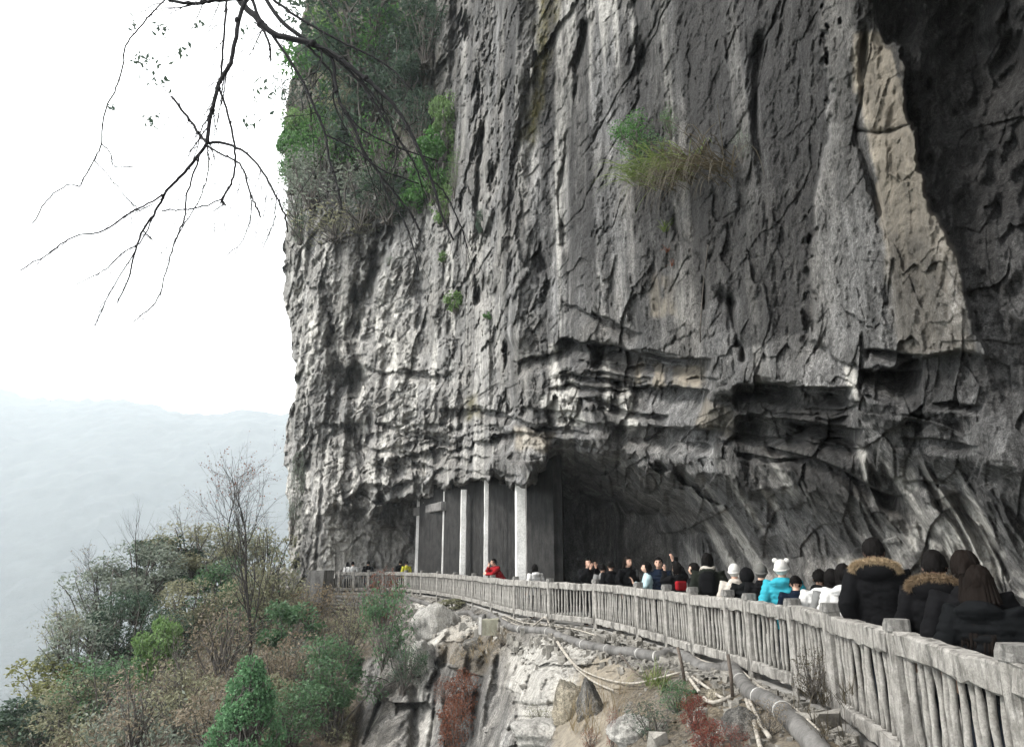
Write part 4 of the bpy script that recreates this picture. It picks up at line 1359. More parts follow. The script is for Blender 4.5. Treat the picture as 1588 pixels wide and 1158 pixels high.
def branch(mb, p, d, L, r, depth, rg, spread=.6, grav=0.0, tips=None, seg=4, nb=(2, 4), nside=5, shrink=(.55, .8)):
    pts = [np.array(p, float)]
    d = np.array(d, float); d /= np.linalg.norm(d)
    for k in range(seg):
        d = d + rg.normal(0, .13, 3) + np.array([0, 0, grav])
        d /= np.linalg.norm(d)
        pts.append(pts[-1] + d * L / seg)
    pts = np.array(pts)
    mb.tube(pts, np.linspace(r, r * .55, seg + 1), nside if r > .015 else 3, cap=False)
    if depth <= 0:
        if tips is not None: tips += [pts[-1], pts[-2], pts[len(pts) // 2]]
        return
    for k in range(rg.integers(*nb)):
        t = rg.uniform(.35, 1.0)
        i = min(int(t * seg), seg - 1)
        q = pts[i] + (pts[i + 1] - pts[i]) * (t * seg - i)
        nd = d + rg.normal(0, spread, 3)
        branch(mb, q, nd, L * rg.uniform(*shrink), r * .55, depth - 1, rg, spread, grav, tips, max(3, seg - 1), nb, nside, shrink)
    branch(mb, pts[-1], d, L * rg.uniform(.6, .8), r * .55, depth - 1, rg, spread, grav, tips, max(3, seg - 1), nb, nside, shrink)

M_BARKD = concrete_mat('black_bark', (0.005, 0.005, 0.0055), (0.016, 0.015, 0.016), 0.3, 4.0, 0.006)  # near-black bark of the hanging branches
M_BARK = concrete_mat('dark_bark', (0.018, 0.016, 0.014), (0.05, 0.045, 0.04), 0.3, 4.0, 0.006)
M_BARKG = concrete_mat('grey_bark', (0.06, 0.053, 0.046), (0.13, 0.118, 0.105), 0.3, 4.0, 0.006)
LM = {
    'grey': leaf_mat('grey_green_leaves', (0.095, 0.118, 0.090), (0.26, 0.29, 0.23)),
    'dark': leaf_mat('dark_green_leaves', (0.026, 0.050, 0.034), (0.085, 0.125, 0.08)),
    'olive': leaf_mat('olive_leaves', (0.125, 0.126, 0.076), (0.31, 0.305, 0.195)),
    'brown': leaf_mat('brown_dry_leaves', (0.115, 0.092, 0.062), (0.31, 0.26, 0.19)),
    'green': leaf_mat('mid_green_leaves', (0.042, 0.100, 0.044), (0.13, 0.215, 0.11)),
    'bright': leaf_mat('bright_green_leaves', (0.065, 0.125, 0.035), (0.19, 0.29, 0.11)),
    'yellow': leaf_mat('yellow_green_leaves', (0.10, 0.108, 0.035), (0.24, 0.245, 0.10)),
    'cone': leaf_mat('glossy_green_leaves', (0.045, 0.115, 0.048), (0.15, 0.29, 0.14)),
    'red': leaf_mat('rust_red_leaves', (0.085, 0.030, 0.018), (0.25, 0.105, 0.062)),
    'crimson': leaf_mat('crimson_leaves', (0.10, 0.022, 0.016), (0.27, 0.085, 0.06)),
    'straw': leaf_mat('straw_blades', (0.174, 0.131, 0.072), (0.392, 0.312, 0.189)),
    'blade': leaf_mat('green_blades', (0.072, 0.109, 0.032), (0.217, 0.268, 0.087)),
    'umber': leaf_mat('umber_blades', (0.040, 0.034, 0.022), (0.135, 0.112, 0.072)),
    'ivy': leaf_mat('ivy_leaves', (0.030, 0.085, 0.022), (0.115, 0.255, 0.07)),
}

def bush_meshes(seed, nleaf, leaf, twig=True, aspect=.5, lumps=16, loose=.16, shape='round'):
    """a unit bush (about 1 wide, 1 high, base at 0): leaf mesh, stem mesh"""
    rg = np.random.default_rng(seed)
    C = []
    cs = []
    for k in range(lumps):
        if shape == 'cone':
            h = rg.uniform(0.02, 1) ** 1.15
            rr = .46 * (1 - h) ** .72 * rg.uniform(.75, 1.05)
            an = rg.uniform(0, 6.283)
            c = np.array([rr * math.cos(an), rr * math.sin(an), h * .97])
        else:
            v = rg.normal(0, 1, 3); v /= np.linalg.norm(v)
            v *= rg.uniform(.25, 1) ** .5 * .38
            c = np.array([v[0], v[1], .52 + v[2] * 1.05])
        cs.append(c)
    cs = np.array(cs)
    wts = rg.uniform(.4, 1.6, lumps); wts /= wts.sum()
    which = rg.choice(lumps, nleaf, p=wts)
    off = rg.normal(0, 1, (nleaf, 3)); off /= np.linalg.norm(off, axis=1)[:, None]
    rad = (loose * rg.uniform(.55, 1.35, lumps))[which][:, None] * rg.uniform(.2, 1, (nleaf, 1)) ** .45
    C = cs[which] + off * rad * np.array([1, 1, .8])
    C[:, 2] = np.maximum(C[:, 2], .02)
    V, q = leaf_quads(C, leaf, aspect, rg)
    lm = np_mesh('foliage', V, q, False)
    mb = MB()
    if twig:
        for k in range(lumps):
            e = cs[k]
            m = np.array([e[0] * .4, e[1] * .4, e[2] * .45]) + rg.normal(0, .04, 3)
            mb.tube(spline([(rg.normal(0, .03), rg.normal(0, .03), -.06), m, e, e + rg.normal(0, .07, 3) + np.array([0, 0, .08])], 3), np.linspace(.012, .003, 10), 3, cap=False)
    sm = mb.mesh('stems') if mb.n else None
    return lm, sm

PROTO = {}
def proto(kind, k):
    key = (kind, k)
    if key not in PROTO:
        cfg = {'fine': (4600, .036, True, .45, 30, .15, 'round'), 'leafy': (2600, .060, True, .55, 18, .16, 'round'),
               'loose': (2000, .045, True, .45, 26, .20, 'round'), 'cone': (11000, .034, True, .6, 130, .10, 'cone'),
               'big': (700, .11, True, .6, 12, .2, 'round'), 'wispy': (900, .042, True, .4, 26, .24, 'round')}[kind]
        PROTO[key] = bush_meshes(1000 + 37 * k + len(kind) * 1009, *cfg)
    return PROTO[key]

def bush(name, base, w, h, kind, k, mat, label, group=None, cat='shrub', rz=0.0, tilt=0.0, stem=None, leafname='foliage'):
    lm, sm = proto(kind, k)
    root = empty(name, base, rz)
    root.rotation_euler = (tilt, 0, rz)
    root.scale = (w, w, h)
    tag(root, label, cat, group)
    o = link(leafname, lm); o.parent = root
    if len(lm.materials) == 0: lm.materials.append(mat)
    o.material_slots[0].link = 'OBJECT'; o.material_slots[0].material = mat
    if sm is not None:
        s = link('stems', sm); s.parent = root
        if len(sm.materials) == 0: sm.materials.append(stem or M_BARKG)
    return root

# ---- the thicket on the slope: crown centre and size in photo pixels, kind
RB = random.Random(3)
TH = [
    (150, 968, 112, 92, 'grey', 'fine', 'grey-green feathery shrub at the left rim of the wooded slope, below the bare saplings'),
    (212, 925, 112, 84, 'grey', 'fine', 'grey-green dense shrub on the rim of the slope under the thin bare saplings'),
    (120, 1040, 92, 80, 'grey', 'loose', 'loose grey-green shrub hanging over the left edge of the slope'),
    (190, 1008, 92, 92, 'dark', 'fine', 'dark shadowy shrub in the left half of the slope'),
    (300, 884, 112, 74, 'olive', 'fine', 'brownish olive shrub on the crest of the slope, left of the tall bare tree'),
    (248, 896, 92, 66, 'dark', 'leafy', 'dark green shrub on the crest beside the brownish olive shrub'),
    (352, 888, 92, 74, 'grey', 'loose', 'blue-green open shrub on the crest under the tall bare tree'),
    (415, 893, 80, 74, 'olive', 'loose', 'thin olive shrub on the crest next to the end of the fence'),
    (322, 940, 92, 74, 'green', 'fine', 'mid green shrub in the upper middle of the slope'),
    (400, 952, 92, 84, 'olive', 'loose', 'olive twiggy shrub around the trunk of the tall bare tree'),
    (285, 975, 92, 74, 'olive', 'fine', 'olive shrub above the light green sapling'),
    (238, 1045, 58, 84, 'bright', 'leafy', 'light yellow-green young tree standing out in the middle of the slope'),
    (345, 1012, 92, 80, 'brown', 'wispy', 'brown dry shrub in the middle of the slope, right of the light green sapling'),
    (66, 1088, 84, 62, 'yellow', 'leafy', 'yellow-green shrub at the lower left corner of the slope'),
    (105, 1118, 92, 64, 'olive', 'loose', 'olive shrub right of the yellow-green shrub'),
    (34, 1142, 96, 54, 'dark', 'leafy', 'dark green shrub in the very bottom left corner'),
    (150, 1098, 92, 74, 'green', 'loose', 'green shrub in the lower left of the slope above the brown twigs'),
    (205, 1122, 100, 84, 'brown', 'wispy', 'brown twiggy shrub at the bottom edge, left of the glossy conical bush'),
    (275, 1110, 84, 74, 'olive', 'loose', 'olive shrub beside the glossy conical bush'),
    (448, 1000, 72, 64, 'green', 'leafy', 'small green shrub right of the tall bare tree trunk'),
    (478, 955, 62, 50, 'straw', 'wispy', 'straw coloured dry shrub below the leaning cement slab'),
    (442, 1062, 72, 74, 'brown', 'loose', 'brown dry shrub just right of the glossy conical bush'),
    (515, 1098, 104, 100, 'green', 'fine', 'dense dark green bush against the grey cliff slabs at the bottom'),
    (452, 1130, 92, 62, 'green', 'loose', 'fresh green low shrub between the conical bush and the dense dark green bush'),
    (320, 1135, 84, 64, 'brown', 'loose', 'brown low shrub at the bottom edge just left of the glossy conical bush'),
    (596, 1000, 66, 92, 'green', 'loose', 'green climbing shrub with dark leaves on the earth beside the largest white boulder'),
    (590, 950, 52, 66, 'red', 'wispy', 'sparse shrub with red autumn leaves below the far stretch of fence'),
    (540, 1000, 62, 62, 'olive', 'wispy', 'sparse olive shrub on the bare earth below the stone wall'),
    (545, 960, 60, 50, 'brown', 'wispy', 'sparse brown shrub on the earth right under the stone wall'),
    (625, 1050, 56, 52, 'dark', 'wispy', 'dark sparse shrub growing out of the grey cliff slabs'),
    (90, 1000, 50, 60, 'olive', 'wispy', 'wispy shrub leaning out over the valley at the far left'),
    (470, 1050, 56, 52, 'grey', 'loose', 'grey-green shrub on the earth slope above the fresh green low shrub'),
    (260, 1010, 66, 60, 'dark', 'loose', 'dark shrub directly above the light yellow-green young tree'),
    (370, 985, 60, 56, 'green', 'wispy', 'green sprigs at the foot of the tall bare tree'),
    (425, 1105, 50, 50, 'olive', 'leafy', 'small olive shrub touching the right flank of the conical bush'),
]
for i, (cx, cy, w, h, lk, kd, lab) in enumerate(TH):
    py = min(cy + h * .42, 1400)
    y = bank_Y(cx, max(py, float(BK_PY[0, int(np.clip(np.searchsorted(BK_cols, cx), 0, len(BK_cols) - 1))]) + 2)) - .3
    wm, hm = w / F * y * 1.42, h / F * y * 1.40
    b = at(cx, py, y)
    bush('shrub', b, wm, hm, kd, i % 3, LM[lk], lab, 'shrubs on the wooded slope', 'shrub', RB.uniform(0, 6.3))
y = bank_Y(378, 1158) - 2.5
bush('conical_bush', at(376, 1196, y), 128 / F * y, 150 / F * y, 'cone', 0, LM['cone'], 'glossy green conical bush at the bottom of the slope, left of the cliff slabs', None, 'bush')

# ---- undergrowth: dead stems, low leaves and grass that nobody could count
def undergrowth():
    rg = np.random.default_rng(55)
    def pts(n, x0, x1, cond=None):
        j0, j1 = np.searchsorted(BK_cols, x0), np.searchsorted(BK_cols, x1)
        j = rg.integers(j0, j1, n)
        r = rg.integers(2, 245, n)
        px, py, Y = BK_cols[j], BK_PY[r, j], BK_Y[r, j]
        dx, dy, dz = ray(px, py)
        return np.stack([dx / dy * Y, Y - .05, EYE + dz / dy * Y], -1), px, py
    for nm, n, x0, x1, mat, size, spread, lab in (
            ('undergrowth', 44000, -60, 560, LM['olive'], .14, .36, 'tangled olive undergrowth covering the slope'),
            ('dry_undergrowth', 26000, -60, 620, LM['brown'], .12, .28, 'dead brown leaves and stems on the slope'),
            ('low_greenery', 34000, -60, 640, LM['grey'], .14, .42, 'low grey-green leaves scattered on the slope')):
        P, px, py = pts(n, x0, x1)
        keep = fbm(P[:, 0] * .35 + len(nm), P[:, 1] * .35, P[:, 2] * .35, len(nm), 3) > (-.12 if nm != 'low_greenery' else .1)
        keep &= ~((px > 545) & (py > 1015)) & ~((px > 480) & (px < 575) & (py < 935))
        keep &= (px < 520) | (rg.random(n) < .45)
        P = P[keep]
        P = P + np.abs(rg.normal(0, spread, (len(P), 1))) * np.array([0, -.35, 1.0]) + rg.normal(0, .08, P.shape)
        V, q = leaf_quads(P, size, .42, rg)
        o = link(nm, np_mesh(nm, V, q, False), None, mat)
        tag(o, lab, None, None, 'stuff')
    # thin dead stems
    P, px, py = pts(1500, -40, 600)
    P = P[~((px > 545) & (py > 1015))]
    mb = MB()
    for p in P:
        L = rg.uniform(.4, 1.3)
        d = rg.normal(0, .35, 3); d[2] = 1
        mid = p + d * L * .5 + rg.normal(0, .08, 3)
        e = p + d * L + rg.normal(0, .18, 3)
        mb.tube([p, mid, e], [.011, .008, .004], 3, cap=False)
        if rg.random() < .7:
            mb.tube([mid, mid + rg.normal(0, .22, 3) + np.array([0, 0, .3])], [.006, .003], 3, cap=False)
    o = mb.build('dead_stems', M_BARKG)
    tag(o, 'thin dead stems standing in the undergrowth', None, None, 'stuff')
undergrowth()

# ---- bare trees of the slope
def bare_tree(px, py, toppx, toppy, r, depth, lab, seed, off=1.0, leaves=None, spread=.42, nb=(2, 4), bark=None, lean=None):
    y = bank_Y(px, py) - off
    p = at(px, py, y)
    q = at(toppx, toppy, y)
    H = (q - p).length
    d = (q - p).normalized()
    rg = np.random.default_rng(seed)
    root = empty('bare_tree', p)
    tag(root, lab, 'tree', 'bare winter trees on the slope')
    tr = MB(); tips = []; br = MB()
    pts = spline([(0, 0, -.2), np.array(d) * H * .22 + rg.normal(0, .05, 3), np.array(d) * H * .45 + rg.normal(0, .06, 3), np.array(d) * H * .68], 4)
    rad = np.linspace(r, r * .45, len(pts))
    tr.tube(pts, rad, 7)
    for k in range(3, len(pts)):
        for _ in range(rg.integers(1, 3)):
            nd = np.array(d) + rg.normal(0, spread, 3)
            branch(br, pts[k], nd, H * rg.uniform(.18, .30), rad[k] * .5, depth, rg, spread, 0.03, tips, 4, nb)
    branch(br, pts[-1], np.array(d), H * .2, rad[-1], depth, rg, spread, .05, tips, 4, nb)
    o = tr.build('trunk', bark or M_BARK); o.parent = root
    o = br.build('branches', bark or M_BARK); o.parent = root
    if leaves:
        T = np.array(tips)
        T = T[rg.random(len(T)) < leaves[1]]
        T = T + rg.normal(0, .06, T.shape)
        V, q_ = leaf_quads(T, leaves[2], .6, rg)
        o = link('crown', np_mesh('crown', V, q_, False), root, LM[leaves[0]])
    return root
bare_tree(389, 1042, 378, 745, .075, 2, 'tallest bare tree on the slope, its dark trunk rising behind the conical bush', 1, 1.2, ('brown', .2, .07), .40)
bare_tree(345, 905, 372, 712, .05, 3, 'bare tree with a few reddish leaves at the crest beside the cliff edge', 2, .6, ('red', .25, .10), .5)
bare_tree(300, 900, 275, 790, .04, 2, 'spreading bare tree left of the tallest one, leaning towards the valley', 3, .6, ('brown', .2, .08), .6)
bare_tree(214, 925, 208, 790, .03, 2, 'thin upright bare sapling on the left crest of the slope', 4, .6, None, .3, (1, 3))
bare_tree(165, 960, 128, 850, .035, 2, 'bare sapling with fine forked twigs at the left rim of the slope', 5, .6, ('brown', .15, .08), .5)
bare_tree(150, 1030, 78, 942, .04, 2, 'bare branch-like tree reaching out low over the valley', 6, .8, None, .35, (1, 3))
bare_tree(160, 1010, 140, 900, .035, 2, 'slender bare tree with several stems in front of the dark shrub', 7, 1.4, None, .4)
bare_tree(442, 985, 428, 862, .035, 2, 'small bare tree just left of the leaning cement slab', 8, 1.0, ('green', .15, .09), .4)
bare_tree(262, 890, 240, 812, .025, 2, 'short bare sapling on the crest between the shrubs', 9, .4, None, .4, (1, 3))
bare_tree(300, 1120, 262, 985, .03, 2, 'pale leafless sapling low on the slope, left of the conical bush', 10, 1.6, None, .4, (1, 3), M_BARKG)
bare_tree(420, 900, 412, 800, .03, 2, 'thin bare tree in front of the cliff edge by the end of the fence', 11, .4, ('brown', .2, .08), .45, (1, 3))

# ---- grass tufts and dry stems
def blades(mb, base, n, L, w, rg, out=(0, -1, 0), droop=1.0, spread=.6, up=.5, seg=5):
    base = np.array(base, float)
    for k in range(n):
        d = np.array(out, float) * rg.uniform(.3, 1) + rg.normal(0, spread, 3); d[2] = abs(d[2]) * .5 + up
        d /= np.linalg.norm(d)
        l = L * rg.uniform(.5, 1.15)
        p = base + rg.normal(0, .05, 3) * (L * 1.2)
        s = np.cross(d, [0, 0, 1]); s /= np.linalg.norm(s) + 1e-9
        V = []
        for i in range(seg + 1):
            t = i / seg
            ww = w * (1 - t) ** .7 * .5 + .0008
            V += [p + s * ww, p - s * ww]
            p = p + d * l / seg
            d = d + np.array([0, 0, -droop * .42 * (t + .3) * 5 / seg]); d /= np.linalg.norm(d)
        q = [[2 * i, 2 * i + 1, 2 * i + 3, 2 * i + 2] for i in range(seg)]
        mb.add(V, q)
def tuft(name, pts, mats, lab, cat='grass', parts=('green_blades', 'dry_blades')):
    root = empty(name, pts[0])
    tag(root, lab, cat)
    for mb, m, nm in zip(mats[::2], mats[1::2], parts):
        adopt(mb.build(nm, m, None, False), root)
    return root
def cliff_tufts():
    rg = np.random.default_rng(71)
    g, d = MB(), MB()
    for px, py in ((1010, 265), (1030, 262), (1000, 272), (1045, 258), (985, 278), (1075, 262), (1060, 275), (1015, 285)):
        blades(g, on_cliff(px, py, .25), 20, 1.25, .026, rg, (-1.0, -.35, 0), 1.6, .28, .30, 8)
    for px, py in ((1060, 262), (1085, 258), (1110, 262), (1130, 270), (1075, 275), (1040, 290)):
        blades(d, on_cliff(px, py, .25), 34, 1.7, .016, rg, (-.9, -.40, 0), 2.2, .26, .15, 9)
    blades(g, on_cliff(1030, 358, .1), 16, .38, .018, rg, (-.2, -.6, 0), 1.2, .3, .3)
    tuft('cliff_grass', [on_cliff(1060, 270)], [g, LM['blade'], d, LM['umber']], 'big tuft of green and brown grass hanging from the cliff face')
    for (px, py, w, h, kd, lk, lab) in ((985, 200, 110, 90, 'loose', 'ivy', 'green leafy plant on the cliff face above the hanging grass'),
                                        (1040, 178, 44, 70, 'wispy', 'ivy', 'upright sprig of bright leaves above the hanging grass'),
                                        (1020, 232, 130, 70, 'wispy', 'green', 'wispy plant with thin stems right above the hanging grass'),
                                        (1150, 215, 40, 70, 'wispy', 'grey', 'thin plant in the crack right of the hanging grass'),
                                        (706, 462, 56, 46, 'big', 'bright', 'largest patch of bright leaves alone on the bare mid cliff'),
                                        (756, 488, 18, 18, 'big', 'ivy', 'tiny green plant on the cliff, right of the largest bright patch'),
                                        (690, 396, 34, 22, 'big', 'bright', 'small bright plant on the cliff above the largest bright patch'),
                                        (747, 338, 26, 52, 'leafy', 'dark', 'dark ivy patch in the crack beside the pale rib'),
                                        (603, 402, 20, 20, 'wispy', 'green', 'tiny plant on the pale column left of the bright patch')):
        y = cliff_Y(px, py) - .25
        b = at(px, py + h * .5, y)
        bush('cliff_plant', b, w / F * y * .9, h / F * y * .9, kd, 1, LM[lk], lab, None, 'plant', RB.uniform(0, 6))
    r2 = MB(); g2 = MB()
    for px, py in ((1035, 390), (1042, 412)):
        blades(r2, on_cliff(px, py, .1), 16, .22, .014, rg, (-.2, -.6, 0), 1.2, .5, .3)
    tuft('red_plant', [on_cliff(1038, 400)], [r2, LM['red']], 'small rust-red plant on the cliff below the hanging grass', 'plant', ('red_leaves',))
cliff_tufts()

# ---- plants on the bank near the fence
def bank_plants():
    rg = np.random.default_rng(81)
    g = MB(); d = MB()
    for px, py in ((1005, 1062), (1018, 1060), (1030, 1066)):
        blades(g, on_bank(px, py, .1), 24, .52, .012, rg, (-.2, -.6, 0), 1.2, .4, .5)
    blades(d, on_bank(1030, 1068, .1), 26, .45, .008, rg, (.1, -.6, 0), 1.4, .4, .4)
    tuft('grass_tuft', [on_bank(1015, 1062)], [g, LM['blade'], d, LM['umber']], 'green grass tuft drooping over the bank below the thin hose')
    d = MB()
    for k in range(16):
        px, py = rg.uniform(885, 965), rg.uniform(1070, 1150)
        blades(d, on_bank(px, py, .15), 9, .6, .007, rg, (-.1, -.5, 0), .6, .45, .9)
    tuft('dry_grass', [on_bank(925, 1100)], [d, LM['straw']], 'tangle of dry straw stems between the tan boulder and the red stems', 'grass', ('dry_blades',))
    d = MB()
    for k in range(18):
        px, py = rg.uniform(1235, 1330), rg.uniform(1075, 1160)
        blades(d, on_bank(px, py, .05), 12, .30, .006, rg, (-.1, -.5, 0), .7, .6, .6)
    tuft('dry_grass', [on_bank(1270, 1100)], [d, LM['umber']], 'brown withered grass at the foot of the near fence posts', 'grass', ('dry_blades',))
    d = MB()
    for k in range(10):
        px, py = rg.uniform(700, 770), rg.uniform(1000, 1030)
        blades(d, on_bank(px, py, .1), 14, .55, .01, rg, (-.1, -.5, 0), 1.0, .5, .5)
    tuft('dry_grass', [on_bank(735, 1010)], [d, LM['straw']], 'dry grass on the ledge under the mossy cement block', 'grass', ('dry_blades',))
    for (px, py, w, h, kd, lk, lab) in ((716, 1085, 56, 64, 'loose', 'red', 'rust-red bush on the grey cliff slabs, upper of two'),
                                        (708, 1138, 60, 80, 'loose', 'red', 'rust-red bush hanging at the bottom edge of the cliff slabs, lower of two'),
                                        (690, 1075, 34, 40, 'wispy', 'red', 'small sparse red plant left of the upper rust-red bush'),
                                        (1076, 1108, 46, 44, 'loose', 'crimson', 'crimson leafy shrub in the middle of the near bank'),
                                        (1098, 1146, 60, 44, 'loose', 'crimson', 'crimson shrub at the bottom edge below the other crimson one'),
                                        (1140, 1154, 44, 40, 'wispy', 'crimson', 'sparse crimson sprigs at the bottom edge beside the rounded grey boulder'),
                                        (950, 1140, 22, 60, 'wispy', 'crimson', 'thin crimson stems among the dry straw'),
                                        (915, 1150, 34, 30, 'wispy', 'red', 'few red leaves at the bottom beside the tan boulder'),
                                        (1050, 1085, 60, 40, 'loose', 'green', 'low green weeds above the crimson shrub'),
                                        (1010, 1125, 90, 50, 'wispy', 'dark', 'dark weeds on the bank left of the crimson shrub'),
                                        (1190, 1120, 70, 50, 'wispy', 'brown', 'brown weeds between the hanging hoses and the thick pipe'),
                                        (840, 1118, 50, 34, 'wispy', 'olive', 'thin olive sprig on the broad pale boulder'),
                                        (640, 1030, 50, 40, 'loose', 'green', 'green leaves beside the dark branch on the cliff slabs'),
                                        (778, 990, 40, 26, 'wispy', 'brown', 'brown tufts right of the white stone splinters'),
                                        (705, 938, 60, 16, 'leafy', 'olive', 'mossy olive cushion on the fence foot above the drain pipe'),
                                        (1262, 1050, 70, 70, 'wispy', 'umber', 'thin brown twigs growing against the near balusters')):
        y = bank_Y(px, py + h * .3) - .18
        b = at(px, py + h * .5, y)
        bush('bank_plant', b, w / F * y * 1.1, h / F * y * 1.1, kd, 2, LM[lk], lab, None, 'plant', RB.uniform(0, 6))
    # dark branch that leans over the slabs
    y = bank_Y(640, 1050) - .8
    mb = MB()
    mb.tube(spline([at(652, 1048, y), at(625, 1052, y - .2), at(600, 1062, y - .4), at(585, 1078, y - .5)], 4), np.linspace(.05, .015, 13), 5)
    for a in ((640, 1049), (622, 1053), (606, 1060)):
        branch(mb, at(*a, y - .2), (-.6, -.2, .6), .55, .02, 2, rg, .5)
    tag(mb.build('fallen_branch', M_BARK), 'dark crooked branch sticking out from the grey cliff slabs', 'branch')
bank_plants()
# ------------------------------------------------------------------ shrubs and ivy on the upper left of the cliff
UP = [(560, 30, 270, 170, 'fine', 'dark', 'widest dark shrub at the very top of the cliff, left part'),
      (500, 95, 130, 130, 'leafy', 'ivy', 'bright green shrub at the top left edge of the cliff'),
      (520, 20, 120, 110, 'leafy', 'bright', 'bright green leaves at the top of the photo over the cliff edge'),
      (452, 225, 70, 130, 'leafy', 'ivy', 'green bush on the left edge of the cliff, against the sky'),
      (478, 195, 90, 90, 'leafy', 'bright', 'bright green clump just right of the green edge bush'),
      (480, 268, 115, 96, 'loose', 'grey', 'grey-green feathery bush hanging below the green edge bush'),
      (570, 165, 170, 170, 'loose', 'dark', 'wide thin shrub behind the dark diagonal branches'),
      (625, 95, 150, 170, 'fine', 'dark', 'dark dense shrub in the upper cliff hollow'),
      (690, 180, 56, 110, 'leafy', 'bright', 'bright leafy creeper at the right end of the upper shrubs'),
      (672, 245, 90, 120, 'leafy', 'ivy', 'green creeper running down beside the bare rock'),
      (690, 310, 60, 70, 'leafy', 'bright', 'lowest bright sprig of the creeper on the cliff'),
      (640, 300, 50, 60, 'big', 'ivy', 'dark green leaf bunch in the cliff groove'),
      (560, 300, 170, 96, 'wispy', 'grey', 'thin grey shrub with bare twigs under the diagonal branches'),
      (600, 230, 120, 110, 'wispy', 'ivy', 'thin green shrub in the middle of the upper shrubs'),
      (462, 300, 110, 110, 'wispy', 'grey', 'thin grey sprays leaning out into the sky from the cliff edge'),
      (466, 145, 100, 110, 'wispy', 'dark', 'loose dark sprays against the sky above the green edge bush'),
      (476, 62, 110, 96, 'wispy', 'dark', 'loose dark leaves against the sky at the top of the cliff edge'),
      (520, 345, 150, 50, 'wispy', 'olive', 'sparse olive plants at the lower edge of the upper shrubs'),
      (660, 30, 110, 120, 'fine', 'dark', 'dark shrub at the top where the bare rock begins'),
      (465, 350, 46, 50, 'wispy', 'green', 'small green plant on the left cliff corner below the shrubs'),
      (452, 770, 26, 120, 'wispy', 'grey', 'thin plant clinging to the left cliff edge low down')]
UP += [(600, 60, 150, 120, 'loose', 'ivy', 'green leaves at the top, right of the middle of the upper shrubs'),
       (545, 120, 120, 110, 'loose', 'olive', 'olive shrub just below the bright leaves at the top'),
       (505, 215, 110, 110, 'loose', 'ivy', 'green shrub in the middle left of the upper shrubs'),
       (650, 170, 80, 110, 'loose', 'dark', 'dark loose shrub left of the bright creeper'),
       (600, 305, 120, 70, 'loose', 'dark', 'low dark shrub above the deep vertical groove'),
       (705, 260, 36, 80, 'wispy', 'bright', 'thin bright sprays at the right side of the creeper')]
for i, (cx, cy, w, h, kd, lk, lab) in enumerate(UP):
    y = cliff_Y(max(cx, 462), cy) - .5 - (w / F * 38) * .12
    b = at(cx, cy + h * .54, y)
    bush('cliff_shrub', b, w / F * y * 1.22, h / F * y * 1.18, kd, i % 3, LM[lk], lab, 'shrubs on the upper cliff', 'shrub', RB.uniform(0, 6.3))

# ------------------------------------------------------------------ branches that hang in from a tree above the walkway
def hang(name, lab, Y0, lines, seed, twigs=5, tl=.45, mat=M_BARK, leaves=()):
    rg = np.random.default_rng(seed)
    root = empty(name, at(*lines[0][0][0], Y0))
    tag(root, lab, 'branch', None)
    tw = MB()
    for k, (pts, r0, r1) in enumerate(lines):
        n = len(pts)
        yj = rg.normal(0, .12)
        P = [at(px, py, Y0 + yj * i / max(1, n - 1)) for i, (px, py) in enumerate(pts)]
        C = spline(P, 5)
        C[1:-1] += rg.normal(0, .004, C[1:-1].shape)
        px_m = Y0 / F
        rad = np.linspace(r0 + .3, r1 + .5, len(C)) * px_m * (.72 if Y0 > 8 else .54)
        mb = MB(); mb.tube(C, rad, 6)
        for c in range(2, len(C) - 1, 5):                       # buds and knots
            if rg.random() < .5:
                mb.ell(C[c] + rg.normal(0, .3, 3) * rad[c], np.array([1.5, 1.5, 1.5]) * rad[c], 6, 4)
        adopt(mb.build('branch', mat), root)
        for _ in range(twigs):
            c = rg.integers(len(C) // 3, len(C))
            d = C[min(c, len(C) - 1)] - C[max(c - 3, 0)]
            d = d / (np.linalg.norm(d) + 1e-6) + rg.normal(0, .55, 3) + np.array([-.25, 0, -.35])
            branch(tw, C[c], d, tl * rg.uniform(.5, 1.4), max(.0030, rad[c] * .40), 1, rg, .45, -.04, None, 5, (1, 3), 3)
    o = adopt(tw.build('twigs', mat), root)
    o['kind'] = 'stuff'
    C = []
    for px, py, s, n in leaves:
        for _ in range(n):
            C.append(at(px + rg.normal(0, s), py + rg.normal(0, s), Y0 + rg.normal(0, .1)))
    if C:
        V, q = leaf_quads(np.array(C), .075, .42, rg, .2, .6)
        adopt(link('leaves', np_mesh('leaves', V, q, False), None, LM['dark']), root)
